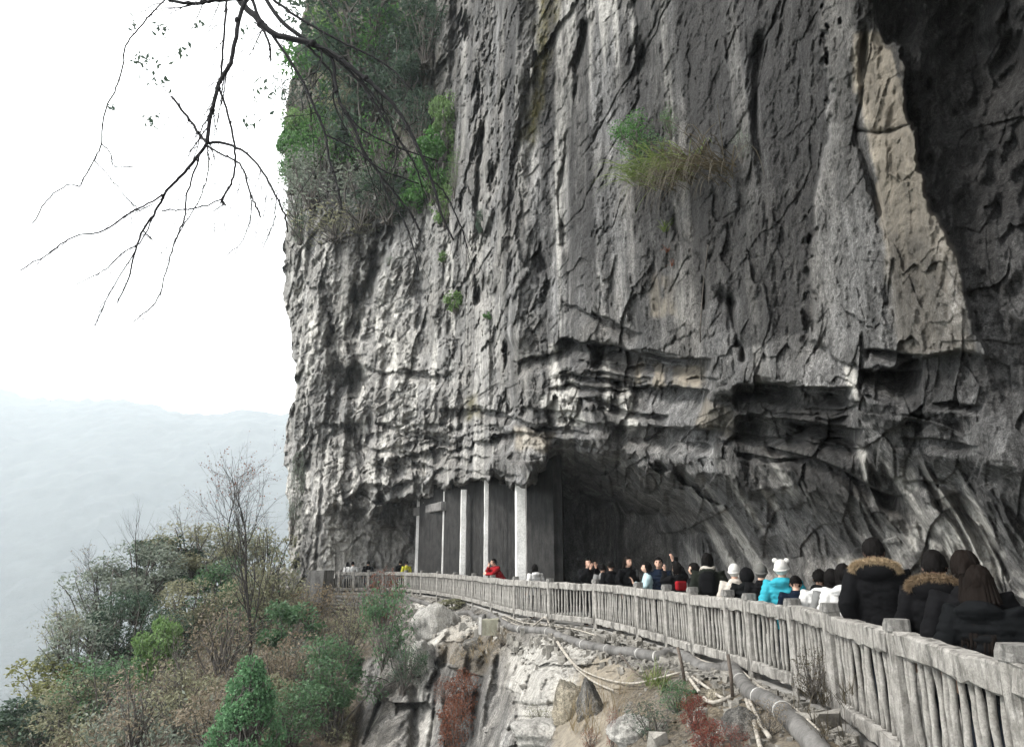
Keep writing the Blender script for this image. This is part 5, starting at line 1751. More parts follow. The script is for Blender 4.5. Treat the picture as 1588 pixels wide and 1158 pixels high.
HB = [([(420, -60), (400, -20), (377, 10), (364, 67), (357, 98), (342, 125), (332, 158), (325, 189), (321.5, 222)], 8, 6),
      ([(354, -30), (352, 0), (348, 50), (343, 120)], 4, 3.2),
      ([(321, 222), (296, 256), (273, 281), (259, 296), (242, 327), (222, 357), (209, 390), (200, 430), (182, 470)], 5, 1.4),
      ([(321, 222), (313, 213), (300, 195), (283, 172), (266, 150)], 4.5, 3.5),
      ([(321, 222), (347, 222), (380, 236), (404, 263), (424, 296), (441, 333), (446, 360)], 4.5, 2),
      ([(340, 138), (353, 175), (362, 215), (365, 249), (360, 279), (345, 308), (350, 318)], 3.4, 3),
      ([(322, 226), (345, 240), (365, 249), (377, 263), (387, 296), (395, 315), (404, 337)], 3, 2.2),
      ([(345, 308), (316, 320), (286, 325), (251, 327)], 2, 1.4),
      ([(311, 236), (300, 269), (290, 303), (286, 337), (276, 364), (266, 390), (255, 430), (240, 470), (205, 500)], 3, 1.2),
      ([(322, 225), (323, 263), (313, 300), (293, 337), (270, 375)], 2, 1.2),
      ([(259, 296), (236, 313), (202, 330), (162, 357), (114, 367), (81, 390), (30, 420)], 2.6, 1.1),
      ([(275, -8), (252, 3), (215, 45), (195, 71), (189, 111), (177, 143), (162, 175), (157, 222), (146, 249), (128, 281), (123, 290), (108, 286), (77, 306), (50, 347)], 2.4, 1.3),
      ([(157, 222), (172, 239), (178, 258), (205, 259)], 1.8, 1.1),
      ([(440, -20), (395, -6), (340, 0), (323, 3), (300, 6), (262, 0), (240, -8)], 7, 4),
      ([(242, 327), (220, 372), (190, 392), (160, 420), (120, 440)], 2, 1), ([(222, 357), (236, 372)], 1.8, 1.2),
      ([(387, 296), (389, 330), (378, 370), (352, 396)], 1.8, 1.0), ([(209, 390), (170, 455), (150, 500)], 1.6, 1),
      ([(430, 300), (424, 345), (408, 385)], 1.8, 1), ([(146, 249), (170, 275), (200, 310), (212, 322)], 1.4, .9)]
hang('hanging_branches', 'bare dark branches hanging into the white sky from the top left', 7.0, HB, 5, 9, .5, M_BARKD,
     [(218, 92, 9, 26), (246, 42, 7, 12), (245, 118, 13, 26), (238, 186, 7, 18), (282, 82, 7, 16), (204, 38, 6, 10), (176, 165, 4, 5), (250, 50, 8, 10), (312, 42, 6, 8), (395, 190, 10, 12), (418, 140, 12, 22), (388, 45, 7, 10)])
DB = [([(330, -70), (367, -5), (394, 24), (424, 52), (468, 64), (511, 81), (551, 111), (588, 141), (622, 178), (649, 232), (669, 279), (686, 337), (703, 372)], 9, 2.0),
      ([(395, -30), (434, 30), (477, 64), (514, 91), (520, 128), (528, 161), (548, 195), (565, 236), (588, 269), (615, 303), (636, 330), (652, 360)], 5.5, 2),
      ([(385, -20), (402, 28), (427, 61), (464, 118), (487, 165), (504, 209), (511, 249), (524, 290), (530, 325)], 4, 1.6),
      ([(399, 28), (405, 42), (417, 67), (420, 94)], 3.5, 2),
      ([(470, 64), (500, 96), (516, 120), (518, 160), (540, 210)], 3, 1.5), ([(511, 81), (560, 130), (600, 190), (640, 250), (655, 290)], 4, 1.6),
      ([(551, 111), (590, 165), (615, 220), (612, 260)], 2.6, 1.2), ([(400, -20), (450, 20), (520, 60), (590, 95), (640, 140)], 3.5, 1.5),
      ([(528, 161), (560, 200), (620, 230), (680, 250)], 2.2, 1.1), ([(504, 209), (550, 230), (590, 262), (650, 285)], 2.2, 1.1),
      ([(588, 269), (600, 300), (625, 340), (640, 380), (650, 420)], 2, 1), ([(669, 279), (690, 300), (712, 345), (725, 385)], 1.8, 1)]
hang('diagonal_branches', 'thick dark branches sloping down to the right across the green shrubs', 8.6, DB, 9, 8, .6, M_BARKD, [(470, 60, 20, 20), (520, 160, 22, 20), (600, 190, 25, 24)])
def vines():
    rg = np.random.default_rng(15)
    for k, pts in enumerate(([(626, -20), (625, 67), (624, 135), (625, 189), (632, 219), (640, 260)], [(668, -20), (655, 50), (640, 100), (645, 160), (660, 230)],
                             [(585, -20), (588, 60), (575, 120), (570, 200)], [(1098, 380), (1090, 450), (1086, 520), (1088, 610)])):
        P = [on_cliff(px, py, .5 if k < 3 else .12) for px, py in pts]
        mb = MB(); C = spline(P, 5); mb.tube(C, np.linspace(.05, .02, len(C)) if k < 3 else .012, 5)
        tag(mb.build('vine', M_BARKG), ['pale brown vine hanging straight down in the upper shrubs', 'pale vine curving at the right of the upper shrubs',
            'short vine left of the straight hanging vine', 'thin root hanging down the mid cliff below the big grass tuft'][k], 'vine', 'vines on the cliff')
vines()
# ------------------------------------------------------------------ people
def skin_mat(): 
    t = NT('skin', 0.6, 0.35)
    t.color(t.mix(t.ramp(t.noise(18, 3), [(0.35, 0), (0.7, 1)]), (0.42, 0.255, 0.185), (0.50, 0.32, 0.235)))
    t.b.inputs['Subsurface Weight'].default_value = 0.08
    return t.m
def hair_mat(name, a, b):
    t = NT(name, 0.7, 0.04)
    t.color(t.mix(t.noise(60, 3, 0.6, t.map((3, 3, .25))), a, b))
    t.bump(t.noise(70, 3, 0.6, t.map((3, 3, .2))), 0.8, 0.006)
    return t.m
SKIN = skin_mat()
HAIR_K = hair_mat('black_hair', (0.0025, 0.0022, 0.0022), (0.008, 0.007, 0.0065))
HAIR_B = hair_mat('dark_brown_hair', (0.003, 0.0025, 0.0022), (0.012, 0.0085, 0.0068))
FUR = hair_mat('tan_fur', (0.12, 0.085, 0.05), (0.44, 0.34, 0.215))
FURD = hair_mat('brown_fur', (0.06, 0.042, 0.027), (0.24, 0.175, 0.11))
def C_(name, c, **k):
    k.setdefault('spec', .05)
    return cloth_mat(name, c, **k)
CL = {'black': C_('black_cloth', (0.0045, 0.0045, 0.005)), 'navy': C_('navy_cloth', (0.006, 0.010, 0.019)), 'puffer': C_('black_puffer', (0.005, 0.0055, 0.006), rough=.8, spec=.03),
      'white': C_('white_cloth', (0.44, 0.435, 0.42)), 'cream': C_('cream_cloth', (0.36, 0.33, 0.29)), 'grey': C_('grey_cloth', (0.15, 0.15, 0.145)),
      'turq': C_('turquoise_cloth', (0.03, 0.25, 0.31), rough=.8), 'ice': C_('ice_blue_cloth', (0.30, 0.40, 0.42)), 'red': C_('red_cloth', (0.22, 0.012, 0.016)),
      'olive': C_('dark_olive_cloth', (0.011, 0.013, 0.010)), 'yellow': C_('yellow_cloth', (0.42, 0.40, 0.05)), 'jean': C_('dark_trousers', (0.015, 0.018, 0.024)),
      'shoe': C_('dark_shoe', (0.012, 0.011, 0.011)), 'knit': C_('white_knit', (0.48, 0.47, 0.44), wr=40, amt=.01), 'greyknit': C_('grey_knit', (0.10, 0.098, 0.09), wr=40, amt=.01),
      'pink': C_('pink_cloth', (0.40, 0.02, 0.07)), 'eye': C_('dark_eye', (0.008, 0.006, 0.005), rough=.2, spec=.5), 'device': C_('black_device', (0.008, 0.008, 0.009), rough=.25, spec=.5)}

def remesh(mb, name, voxel, smooth_it=2, fn=None):
    """fuse overlapping closed shapes into one continuous skin"""
    me = mb.mesh(name)
    o = bpy.data.objects.new(name, me)
    COL.objects.link(o)
    m = o.modifiers.new('r', 'REMESH'); m.mode = 'VOXEL'; m.voxel_size = voxel; m.use_smooth_shade = True
    s = o.modifiers.new('s', 'SMOOTH'); s.iterations = smooth_it; s.factor = .5
    dg = bpy.context.evaluated_depsgraph_get()
    ev = o.evaluated_get(dg)
    out = bpy.data.meshes.new_from_object(ev, depsgraph=dg)
    bpy.data.objects.remove(o)
    bpy.data.meshes.remove(me)
    out.name = name
    n = len(out.vertices)
    out.materials.clear()
    if fn is not None:
        co = np.empty(n * 3, np.float32); out.vertices.foreach_get('co', co)
        out.vertices.foreach_set('co', fn(co.reshape(-1, 3)).astype(np.float32).ravel())
    out.polygons.foreach_set('use_smooth', np.full(len(out.polygons), True))
    out.update()
    return out

# joints for a 1.72 m figure that faces +Y; arms: shoulder, elbow, wrist, hand direction
def joints(pose):
    J = dict(hipL=(-.085, 0, .90), hipR=(.085, 0, .90), kneeL=(-.10, .02, .49), kneeR=(.10, .02, .49), ankL=(-.10, -.02, .09), ankR=(.10, -.02, .09),
             pel=(0, 0, .95), waist=(0, .005, 1.08), chest=(0, -.005, 1.27), neck=(0, -.012, 1.45), head=(0, .018, 1.605),
             shL=(-.185, -.01, 1.395), shR=(.185, -.01, 1.395), elL=(-.245, -.03, 1.12), elR=(.245, -.03, 1.12), wrL=(-.235, .06, .885), wrR=(.235, .06, .885))
    hd = {'L': (0, .25, -1), 'R': (0, .25, -1)}
    if pose == 'walk':
        J.update(kneeL=(-.09, .14, .50), ankL=(-.09, .20, .10), kneeR=(.09, -.02, .50), ankR=(.09, -.22, .14), elL=(-.25, -.09, 1.13), wrL=(-.22, -.02, .89), elR=(.25, .02, 1.12), wrR=(.22, .16, .92))
    elif pose == 'phone_up':                                  # both hands before the face, elbows bent
        J.update(elL=(-.24, .16, 1.25), wrL=(-.09, .31, 1.50), elR=(.25, .14, 1.22), wrR=(.05, .31, 1.46)); hd = {'L': (.25, .1, 1), 'R': (-.3, .1, 1)}
    elif pose == 'one_hand':                                   # left forearm lifted with a phone
        J.update(elL=(-.24, .08, 1.14), wrL=(-.16, .33, 1.25)); hd['L'] = (.1, .3, 1)
    elif pose == 'arm_up':
        J.update(elR=(.24, .14, 1.58), wrR=(.10, .24, 1.78), elL=(-.23, .18, 1.3), wrL=(-.08, .30, 1.55)); hd = {'L': (.3, .1, 1), 'R': (-.2, 0, 1)}
    elif pose == 'lean':                                       # forearms on the rail, one hand at the mouth
        J.update(pel=(0, -.16, .93), waist=(0, -.06, 1.06), chest=(0, .05, 1.22), neck=(0, .12, 1.39), head=(0, .17, 1.54), shL=(-.18, .10, 1.34), shR=(.18, .10, 1.34),
                 hipL=(-.085, -.16, .88), hipR=(.085, -.16, .88), kneeL=(-.1, -.10, .48), kneeR=(.1, -.12, .48), ankL=(-.1, -.18, .09), ankR=(.1, -.20, .09),
                 elL=(-.20, .30, 1.13), wrL=(.03, .40, 1.16), elR=(.20, .32, 1.14), wrR=(.05, .32, 1.40)); hd = {'L': (1, .2, 0), 'R': (-.3, -.1, 1)}
    elif pose == 'bow':                                        # head bent, hands together in front
        J.update(chest=(0, .03, 1.26), neck=(0, .05, 1.43), head=(0, .12, 1.56), shL=(-.18, .03, 1.385), shR=(.18, .03, 1.385), elL=(-.24, .06, 1.12), wrL=(-.08, .27, 1.10), elR=(.24, .06, 1.12), wrR=(.08, .27, 1.10))
        hd = {'L': (.5, .6, 0), 'R': (-.5, .6, 0)}
    return {k: np.array(v, float) for k, v in J.items()}, {k: np.array(v, float) / np.linalg.norm(v) for k, v in hd.items()}

def head_shape(mb, c, tilt):
    def fn(d, v):
        v = v.copy()
        low = np.clip(-d[:, 2], 0, 1)
        v[:, 0] *= 1 - .30 * low ** 1.5                      # narrow jaw
        v[:, 1] += .016 * low * (d[:, 1] > 0)                # chin
        v[:, 1] *= np.where(d[:, 1] < 0, 1.06, 1.0)
        eye = np.exp(-((d[:, 2] - .02) / .13) ** 2 - ((np.abs(d[:, 0]) - .38) / .2) ** 2) * (d[:, 1] > 0)
        v[:, 1] -= .008 * eye                                # eye hollows
        return v
    M = Matrix.Rotation(tilt, 3, 'X')
    mb.ell(c, (.076, .097, .117), 28, 20, M, fn)
    A = np.array(M)
    L = lambda *p: c + A @ np.array(p)
    mb.tube([L(0, .088, .015), L(0, .105, -.012), L(0, .108, -.030)], [.009, .013, .015], 8)      # nose
    mb.tube([L(-.024, .088, -.062), L(0, .096, -.060), L(.024, .088, -.062)], [.006, .009, .006], 8)  # mouth
    for s in (-1, 1):
        mb.ell(L(s * .078, -.005, -.012), (.011, .021, .032), 8, 6, M)                             # ears
    return L

def hand_shape(mb, w, d, side):
    d = d / np.linalg.norm(d)
    s = np.cross(d, [0, 1.0, 0.2]); s /= np.linalg.norm(s)
    n = np.cross(s, d)
    palm = w + d * .052
    M = Matrix(np.stack([s, n, d], 1).tolist())
    mb.ell(palm, (.040, .017, .052), 10, 8, M)
    for k, (o, l) in enumerate(((-.028, .066), (-.010, .078), (.009, .074), (.027, .060))):
        b = w + d * .088 + s * o
        mb.tube([w + d * .06 + s * o * .8, b, b + d * l * .5 + n * .010, b + d * l * .85 + n * .034], [.0105, .0105, .0098, .0085], 6)
    t = w + d * .035 + s * .034 * side
    mb.tube([w + d * .02 + s * .02 * side, t, t + d * .03 + s * .022 * side + n * .012, t + d * .056 + s * .024 * side + n * .026], [.013, .0125, .011, .009], 6)

BODY, COAT, TROU = {}, {}, {}
def body_mesh(pose, tilt):
    key = (pose, tilt)
    if key in BODY: return BODY[key]
    J, hd = joints(pose)
    mb = MB()
    def lerp(a, b, t): return J[a] * (1 - t) + J[b] * t
    rows = [('pel', .145, .10), ('waist', .125, .088), ('chest', .155, .105)]
    mb.rings([(J['pel'][0], J['pel'][1], J['pel'][2] - .09, .13, .10)] + [(*J[k], a, b) for k, a, b in rows] + [(J['neck'][0], J['neck'][1], J['neck'][2] - .055, .13, .07), (J['neck'][0], J['neck'][1], J['neck'][2] - .01, .06, .055)], 16)
    mb.tube([J['neck'] - np.array([0, .0, .05]), J['neck'] + np.array([0, .005, .03]), J['head'] - np.array([0, .02, .04])], [.058, .052, .052], 12)
    L = head_shape(mb, J['head'], tilt)
    for s in 'LR':
        mb.tube([J['chest'] * .4 + J['sh' + s] * .6, J['sh' + s], (J['sh' + s] + J['el' + s]) / 2, J['el' + s], (J['el' + s] + J['wr' + s]) / 2, J['wr' + s], J['wr' + s] + hd[s] * .02], [.06, .056, .048, .041, .038, .027, .027], 10)
        hand_shape(mb, J['wr' + s], hd[s], 1 if s == 'L' else -1)
        mb.tube([J['hip' + s] + np.array([0, 0, .03]), (J['hip' + s] + J['knee' + s]) / 2, J['knee' + s], J['knee' + s] * .6 + J['ank' + s] * .4, J['ank' + s]], [.088, .075, .056, .054, .038], 10)
        f = J['ank' + s]
        mb.tube([f + np.array([0, -.05, -.045]), f + np.array([0, .06, -.055]), f + np.array([0, .17, -.068])], [.038, .040, .026], 8)
    me = remesh(mb, 'person', 0.0105, 2)
    me.materials.append(SKIN)
    BODY[key] = (me, J, L)
    return BODY[key]

def coat_mesh(pose, style):
    """style: slim, parka (long, bulky), puffer (quilted)"""
    key = (pose, style)
    if key in COAT: return COAT[key]
    J, hd = joints(pose)
    k = {'slim': 1.0, 'parka': 1.09, 'puffer': 1.08}[style]
    hem = {'slim': .78, 'parka': .60, 'puffer': .74}[style]
    mb = MB()
    px, py = J['pel'][0], J['pel'][1]
    mb.rings([(px, py, hem, .190 * k, .150 * k), (px, py, hem + .05, .188 * k, .148 * k), (*J['pel'], .182 * k, .138 * k), (*J['waist'], .172 * k, .128 * k),
              (*(J['chest'] * .5 + J['waist'] * .5), .182 * k, .134 * k), (*J['chest'], .192 * k, .138 * k),
              (J['neck'][0], J['neck'][1] - .005, J['neck'][2] - .085, .178 * k, .118 * k), (J['neck'][0], J['neck'][1], J['neck'][2] - .035, .112, .092), (J['neck'][0], J['neck'][1] - .004, J['neck'][2] + .03, .082, .078)], 20)
    for s in 'LR':
        c = J['wr' + s] * .95 + J['el' + s] * .05
        mb.tube([J['chest'] * .35 + J['sh' + s] * .65 + np.array([0, 0, -.02]), J['sh' + s] + np.array([0, 0, -.012]), (J['sh' + s] + J['el' + s]) / 2, J['el' + s], (J['el' + s] + J['wr' + s]) / 2, c],
                [.088 * k, .088 * k, .078 * k, .070 * k, .064 * k, .052 * k], 12)
    if style != 'slim':                                        # hood lying on the back
        mb.ell(J['neck'] + np.array([0, -.095, -.045]), (.155, .075, .085), 14, 10, Matrix.Rotation(.5, 3, 'X'))
    else:
        mb.ell(J['neck'] + np.array([0, -.055, -.03]), (.115, .055, .055), 12, 8)
    def fn(v):
        x, y, z = v[:, 0], v[:, 1], v[:, 2]
        c = v.copy()
        r = np.stack([x, y - py * .5, 0 * z], 1)
        r /= np.linalg.norm(r, axis=1)[:, None] + 1e-6
        w = .015 * fbm(x * 7, y * 7, z * 11, 7, 4)
        if style == 'puffer': w = w + .012 * np.abs(np.sin(z * 2 * math.pi / .145)) ** .6 - .006
        return c + r * w[:, None]
    me = remesh(mb, 'coat', 0.0135, 3, fn)
    COAT[key] = me
    return me

def trouser_mesh(pose):
    if pose in TROU: return TROU[pose]
    J, hd = joints(pose)
    mb = MB()
    mb.rings([(J['pel'][0], J['pel'][1], J['pel'][2] - .13, .15, .118), (*J['pel'], .165, .122), (J['pel'][0], J['pel'][1], J['pel'][2] + .09, .145, .11)], 14)
    for s in 'LR':
        a = J['ank' + s] + np.array([0, 0, .0])
        mb.tube([J['hip' + s] + np.array([0, 0, .02]), (J['hip' + s] + J['knee' + s]) / 2, J['knee' + s], J['knee' + s] * .5 + a * .5, a], [.104, .092, .073, .066, .058], 12)
    me = remesh(mb, 'trousers', 0.018, 2)
    sh = []
    for s in 'LR':
        m2 = MB(); f = J['ank' + s]
        m2.ell(f + np.array([0, .055, -.055]), (.048, .135, .042), 12, 8, None, lambda d, v: v * np.where(d[:, 2:3] < 0, np.array([[1, 1, .75]]), 1.0))
        m2.tube([f + np.array([0, -.02, -.04]), f + np.array([0, -.01, .05])], [.05, .052], 10)
        sh.append(m2.mesh('shoe'))
    TROU[pose] = (me, sh)
    return TROU[pose]

def hair_mesh(L, kind, seed):
    """cap of hair around the head; L maps head coordinates to the figure"""
    rg = np.random.default_rng(seed)
    mb = MB()
    c = L(0, 0, 0)
    A = np.stack([L(1, 0, 0) - c, L(0, 1, 0) - c, L(0, 0, 1) - c], 1)
    big = {'short': 1.11, 'bob': 1.16, 'long': 1.15, 'tail': 1.12, 'bun': 1.11}[kind]
    def fn(d, v):
        # face opening: hair line above the brow, in front of the ears
        face = (d[:, 1] > .18) & (d[:, 2] < .52)
        low = (d[:, 2] < (-.35 if kind != 'short' else .0)) & (d[:, 1] > (-.35 if kind != 'short' else -.5))
        nape = (d[:, 2] < (-.62 if kind != 'short' else -.42))
        s = np.where(face | low | nape, .80, 1.0)
        an = np.arctan2(d[:, 1], d[:, 0])
        n = .05 * fbm(d[:, 0] * 4, d[:, 1] * 4, d[:, 2] * 2, seed, 3) + .045 * np.abs(fbm(an * 7, d[:, 2] * .8, 0 * an, seed + 3, 3))
        return v * (s + n)[:, None]
    M = Matrix(A.tolist())
    mb.ell(c + A @ np.array([0, -.008, .006]), (.079 * big, .101 * big, .119 * big), 72, 36, M, fn)
    # loose strands
    nst = 420
    V = []
    for k in range(nst):
        d = rg.normal(0, 1, 3); d[2] = abs(d[2]) * .9 - .25; d[1] -= .35; d /= np.linalg.norm(d)
        if d[1] > .35 and d[2] < .55: continue
        p = d * np.array([.079, .101, .119]) * big * 1.0
        e = p * rg.uniform(1.02, 1.10) + np.array([rg.normal(0, .012), -.012, -.035 - .02 * rg.random()])
        w = np.cross(d, [0, 0, 1.0]); w /= np.linalg.norm(w) + 1e-9
        V += [L(*(p + w * .006)), L(*(p - w * .006)), L(*e)]
    mb.add(np.array(V), None, np.arange(len(V)).reshape(-1, 3))
    def lock(p, q, r0, r1, flat=.5):
        P = spline([L(*p), L(*[(a + b) / 2 for a, b in zip(p, q)]), np.array(L(*q))], 4)
        mb.tube(P, np.linspace(r0, r1, len(P)), 8, True, flat)
    if kind == 'bob':
        for k in range(22):
            a = math.pi * (1.0 + k / 21.0) ; x, y = .082 * math.cos(a), .092 * math.sin(a) - .006
            lock((x * .9, y * .9, .05), (x * 1.08, y * 1.05, -.13 + rg.uniform(-.02, .02)), .022, .014)
    if kind == 'long':
        for k in range(30):
            a = math.pi * (.92 + 1.16 * k / 29.0); x, y = .080 * math.cos(a), .090 * math.sin(a) - .012
            lock((x * .9, y * .9, .05), (x * 1.25 + rg.normal(0, .008), y * 1.05 - .035, -.15), .023, .024)
            lock((x * 1.2, y * 1.02 - .03, -.12), (x * 1.15 + rg.normal(0, .02), -.155 + rg.normal(0, .012), -.44 + rg.uniform(-.08, .06)), .026, .006)
    if kind == 'tail':
        lock((0, -.09, .03), (0, -.135, -.05), .035, .03, .9)
        for k in range(9):
            lock((rg.normal(0, .015), -.13, -.02), (rg.normal(0, .03), -.14 + rg.normal(0, .01), -.33 + rg.uniform(-.06, .05)), .024, .006)
    if kind == 'bun':
        mb.ell(L(0, -.09, .075), (.042, .042, .040), 12, 8)
    if kind == 'short':
        for k in range(46):                                    # broken outline of short hair
            d = rg.normal(0, 1, 3); d[2] = abs(d[2]) + .1; d[1] -= .25; d /= np.linalg.norm(d)
            p = d * np.array([.080, .102, .118]) * 1.05
            lock(tuple(p), tuple(p * 1.14 + rg.normal(0, .008, 3) + np.array([0, 0, -.012])), .016, .004, .6)
    return mb.mesh('hair')

def fur_ring(pts, r, n, mat, name, parent, seed):
    rg = np.random.default_rng(seed)
    C = spline(pts, 5)
    mb = MB()
    mb.tube(C, r * .72, 8)
    tan = np.gradient(C, axis=0)
    V = []
    for k in range(n):
        i = rg.integers(0, len(C)); t = rg.uniform(-.5, .5)
        p = C[i] + tan[i] * t
        d = rg.normal(0, 1, 3); d -= tan[i] * np.dot(d, tan[i]) / (np.dot(tan[i], tan[i]) + 1e-9) * .8; d /= np.linalg.norm(d)
        s = np.cross(d, rg.normal(0, 1, 3)); s /= np.linalg.norm(s)
        b = p + d * r * .55; e = p + d * r * rg.uniform(.9, 1.45) + rg.normal(0, .010, 3) + np.array([0, 0, -.008])
        V += [b + s * .0032, b - s * .0032, e]
    mb.add(V, None, np.arange(3 * n).reshape(n, 3))
    o = mb.build(name, mat, None, False); o.parent = parent
    return o

def person(px, py, Y, face, label, pose='stand', tilt=0.0, coat=('slim', 'black'), hair=('short', HAIR_K), legs='jean', extra=None, eyes=False, seed=1, hgt=None, roll=0.0, clear=.37):
    """px, py: centre of the head in the photo; Y: distance; face: heading (radians, 0 = away from the camera, +Y)"""
    body, J, L = body_mesh(pose, tilt)
    for _ in range(60):                                       # keep clear of the fence
        q = at(px, py, Y)
        dd = np.hypot(FCURVE[:, 0] - q.x, FCURVE[:, 1] - q.y)
        k = int(np.argmin(dd)); k2 = min(k + 1, len(FCURVE) - 1); k1 = max(k - 1, 0)
        tx, ty = FCURVE[k2] - FCURVE[k1]
        side = (tx * (q.y - FCURVE[k, 1]) - ty * (q.x - FCURVE[k, 0]))
        if dd[k] > clear and side > 0: break
        Y *= 1.006
    hp = at(px, py, Y)
    sc = hp.z / float(J['head'][2])
    if hgt: sc = hgt / 1.72
    ang = face
    off = Matrix.Rotation(ang, 3, 'Z') @ Vector(J['head'] * sc)
    root = link('person', body)
    root.location = (hp.x - off.x, hp.y - off.y, 0)
    root.rotation_euler = (0, 0, ang)
    root.scale = (sc * 1.1, sc * 1.1, sc)
    tag(root, label, 'person', 'visitors on the walkway', 'thing')
    def kid(name, me, mat, par=root):
        o = link(name, me); o.parent = par
        if len(me.materials) == 0: me.materials.append(mat)
        o.material_slots[0].link = 'OBJECT'; o.material_slots[0].material = mat
        return o
    ct = kid('coat', coat_mesh(pose, coat[0]), CL[coat[1]])
    tm, sm = trouser_mesh(pose)
    kid('trousers', tm, CL[legs])
    for s in sm: kid('shoe', s, CL['shoe'])
    if hair: kid('hair', hair_mesh(L, hair[0], seed), hair[1])
    if eyes:
        for s in (-1, 1):
            mb = MB(); mb.ell(L(s * .031, .084, .012), (.011, .008, .006), 8, 6)
            kid('eye', mb.mesh('eye'), CL['eye'])
            mb = MB(); mb.tube([L(s * .014, .094, .032), L(s * .032, .094, .037), L(s * .050, .082, .032)], [.003, .004, .002], 5)
            kid('eyebrow', mb.mesh('eyebrow'), HAIR_K)
    if extra: extra(root, J, L, kid, ct, seed)
    return root, J, sc, ang

def x_beanie(mat, pom=False, ears=False):
    def f(root, J, L, kid, ct, seed):
        mb = MB()
        c = L(0, 0, 0); A = np.stack([L(1, 0, 0) - c, L(0, 1, 0) - c, L(0, 0, 1) - c], 1)
        def fn(d, v):
            rib = 1 + .018 * np.sin(np.arctan2(d[:, 1], d[:, 0]) * 22)
            return v * np.where((d[:, 2] < -.35) & (d[:, 1] > -.2), .8, rib)[:, None]
        mb.ell(L(0, -.014, .020), (.096, .118, .128), 44, 20, Matrix(A.tolist()), fn)
        a = np.linspace(0, 2 * math.pi, 25)
        mb.tube([L(.092 * math.cos(t), .112 * math.sin(t) - .012, .000 + .03 * math.sin(t)) for t in a], .017, 8)
        if pom: mb.ell(L(0, -.02, .168), (.04, .04, .038), 12, 9, None, lambda d, v: v * (1 + .12 * vnoise(d[:, 0] * 9, d[:, 1] * 9, d[:, 2] * 9, 3))[:, None])
        if ears:
            for s in (-1, 1): mb.ell(L(s * .078, -.01, .125), (.040, .022, .040), 12, 8)
        kid('hat', mb.mesh('hat'), CL[mat])
    return f
def x_fur(mat, up=0.0):
    def f(root, J, L, kid, ct, seed):
        n = J['neck']
        pts = [n + np.array([.155 * math.cos(t), -.075 + .085 * math.sin(t) * (1 if math.sin(t) < 0 else .9), .015 + up - .035 * math.sin(t) - .01 * abs(math.cos(t))]) for t in np.linspace(math.pi * .97, math.pi * 2.03, 13)]
        fur_ring(pts, .052, 1500, mat, 'fur_trim', root, seed)
    return f
def x_fur_top(mat):
    """hood worn low behind the head, its fur edge making an arch behind the neck"""
    def f(root, J, L, kid, ct, seed):
        n = J['neck']
        pts = [n + np.array([.170 * math.cos(t), -.085 - .045 * math.sin(t), -.005 + .075 * math.sin(t)]) for t in np.linspace(-.1, math.pi + .1, 13)]
        fur_ring(pts, .038, 6000, mat, 'fur_trim', root, seed)
        mb = MB(); mb.ell(n + np.array([0, -.105, -.02]), (.165, .07, .09), 18, 12)
        kid('hood', mb.mesh('hood'), CL['black'])
    return f
def x_scarf(mat):
    def f(root, J, L, kid, ct, seed):
        n = J['neck']
        mb = MB()
        for z, r in ((.0, .105), (.035, .095)):
            mb.tube([n + np.array([r * math.cos(t), r * .95 * math.sin(t) - .005, z + .012 * math.sin(3 * t + z * 40)]) for t in np.linspace(0, 2 * math.pi, 19)], .032, 9)
        kid('scarf', mb.mesh('scarf'), CL[mat])
    return f
def x_hood_up(mat):
    def f(root, J, L, kid, ct, seed):
        mb = MB()
        c = L(0, 0, 0); A = np.stack([L(1, 0, 0) - c, L(0, 1, 0) - c, L(0, 0, 1) - c], 1)
        def fn(d, v):
            return v * (np.where((d[:, 1] > .45), .72, 1.0) + .03 * fbm(d[:, 0] * 3, d[:, 1] * 3, d[:, 2] * 3, 5, 3))[:, None]
        mb.ell(L(0, -.025, -.005), (.118, .140, .155), 24, 18, Matrix(A.tolist()), fn)
        kid('hood', mb.mesh('hood'), CL[mat])
    return f
def x_two(*fs):
    def f(*a):
        for g in fs: g(*a)
    return f
def x_tie(mat, at_=(0, -.115, .0), r=.03):
    def f(root, J, L, kid, ct, seed):
        mb = MB()
        for k in range(7):
            t = k * 6.28 / 7
            mb.ell(L(at_[0] + .026 * math.cos(t), at_[1], at_[2] + .026 * math.sin(t)), (.017, .014, .017), 8, 6)
        kid('hair_tie', mb.mesh('hair_tie'), CL[mat])
    return f

def held(name, px, py, Y, size, rz, mat, label, cat, tilt=0.0, lens=False):
    mb = MB(); mb.box((0, 0, 0), size, 0, None, min(size) * .25)
    if lens: mb.tube([(0, size[1] * .4, 0), (0, size[1] * .5 + .05, 0)], .03, 10)
    o = mb.build(name, mat, None, False)
    o.location = at(px, py, Y); o.rotation_euler = (tilt, 0, rz)
    return tag(o, label, cat)

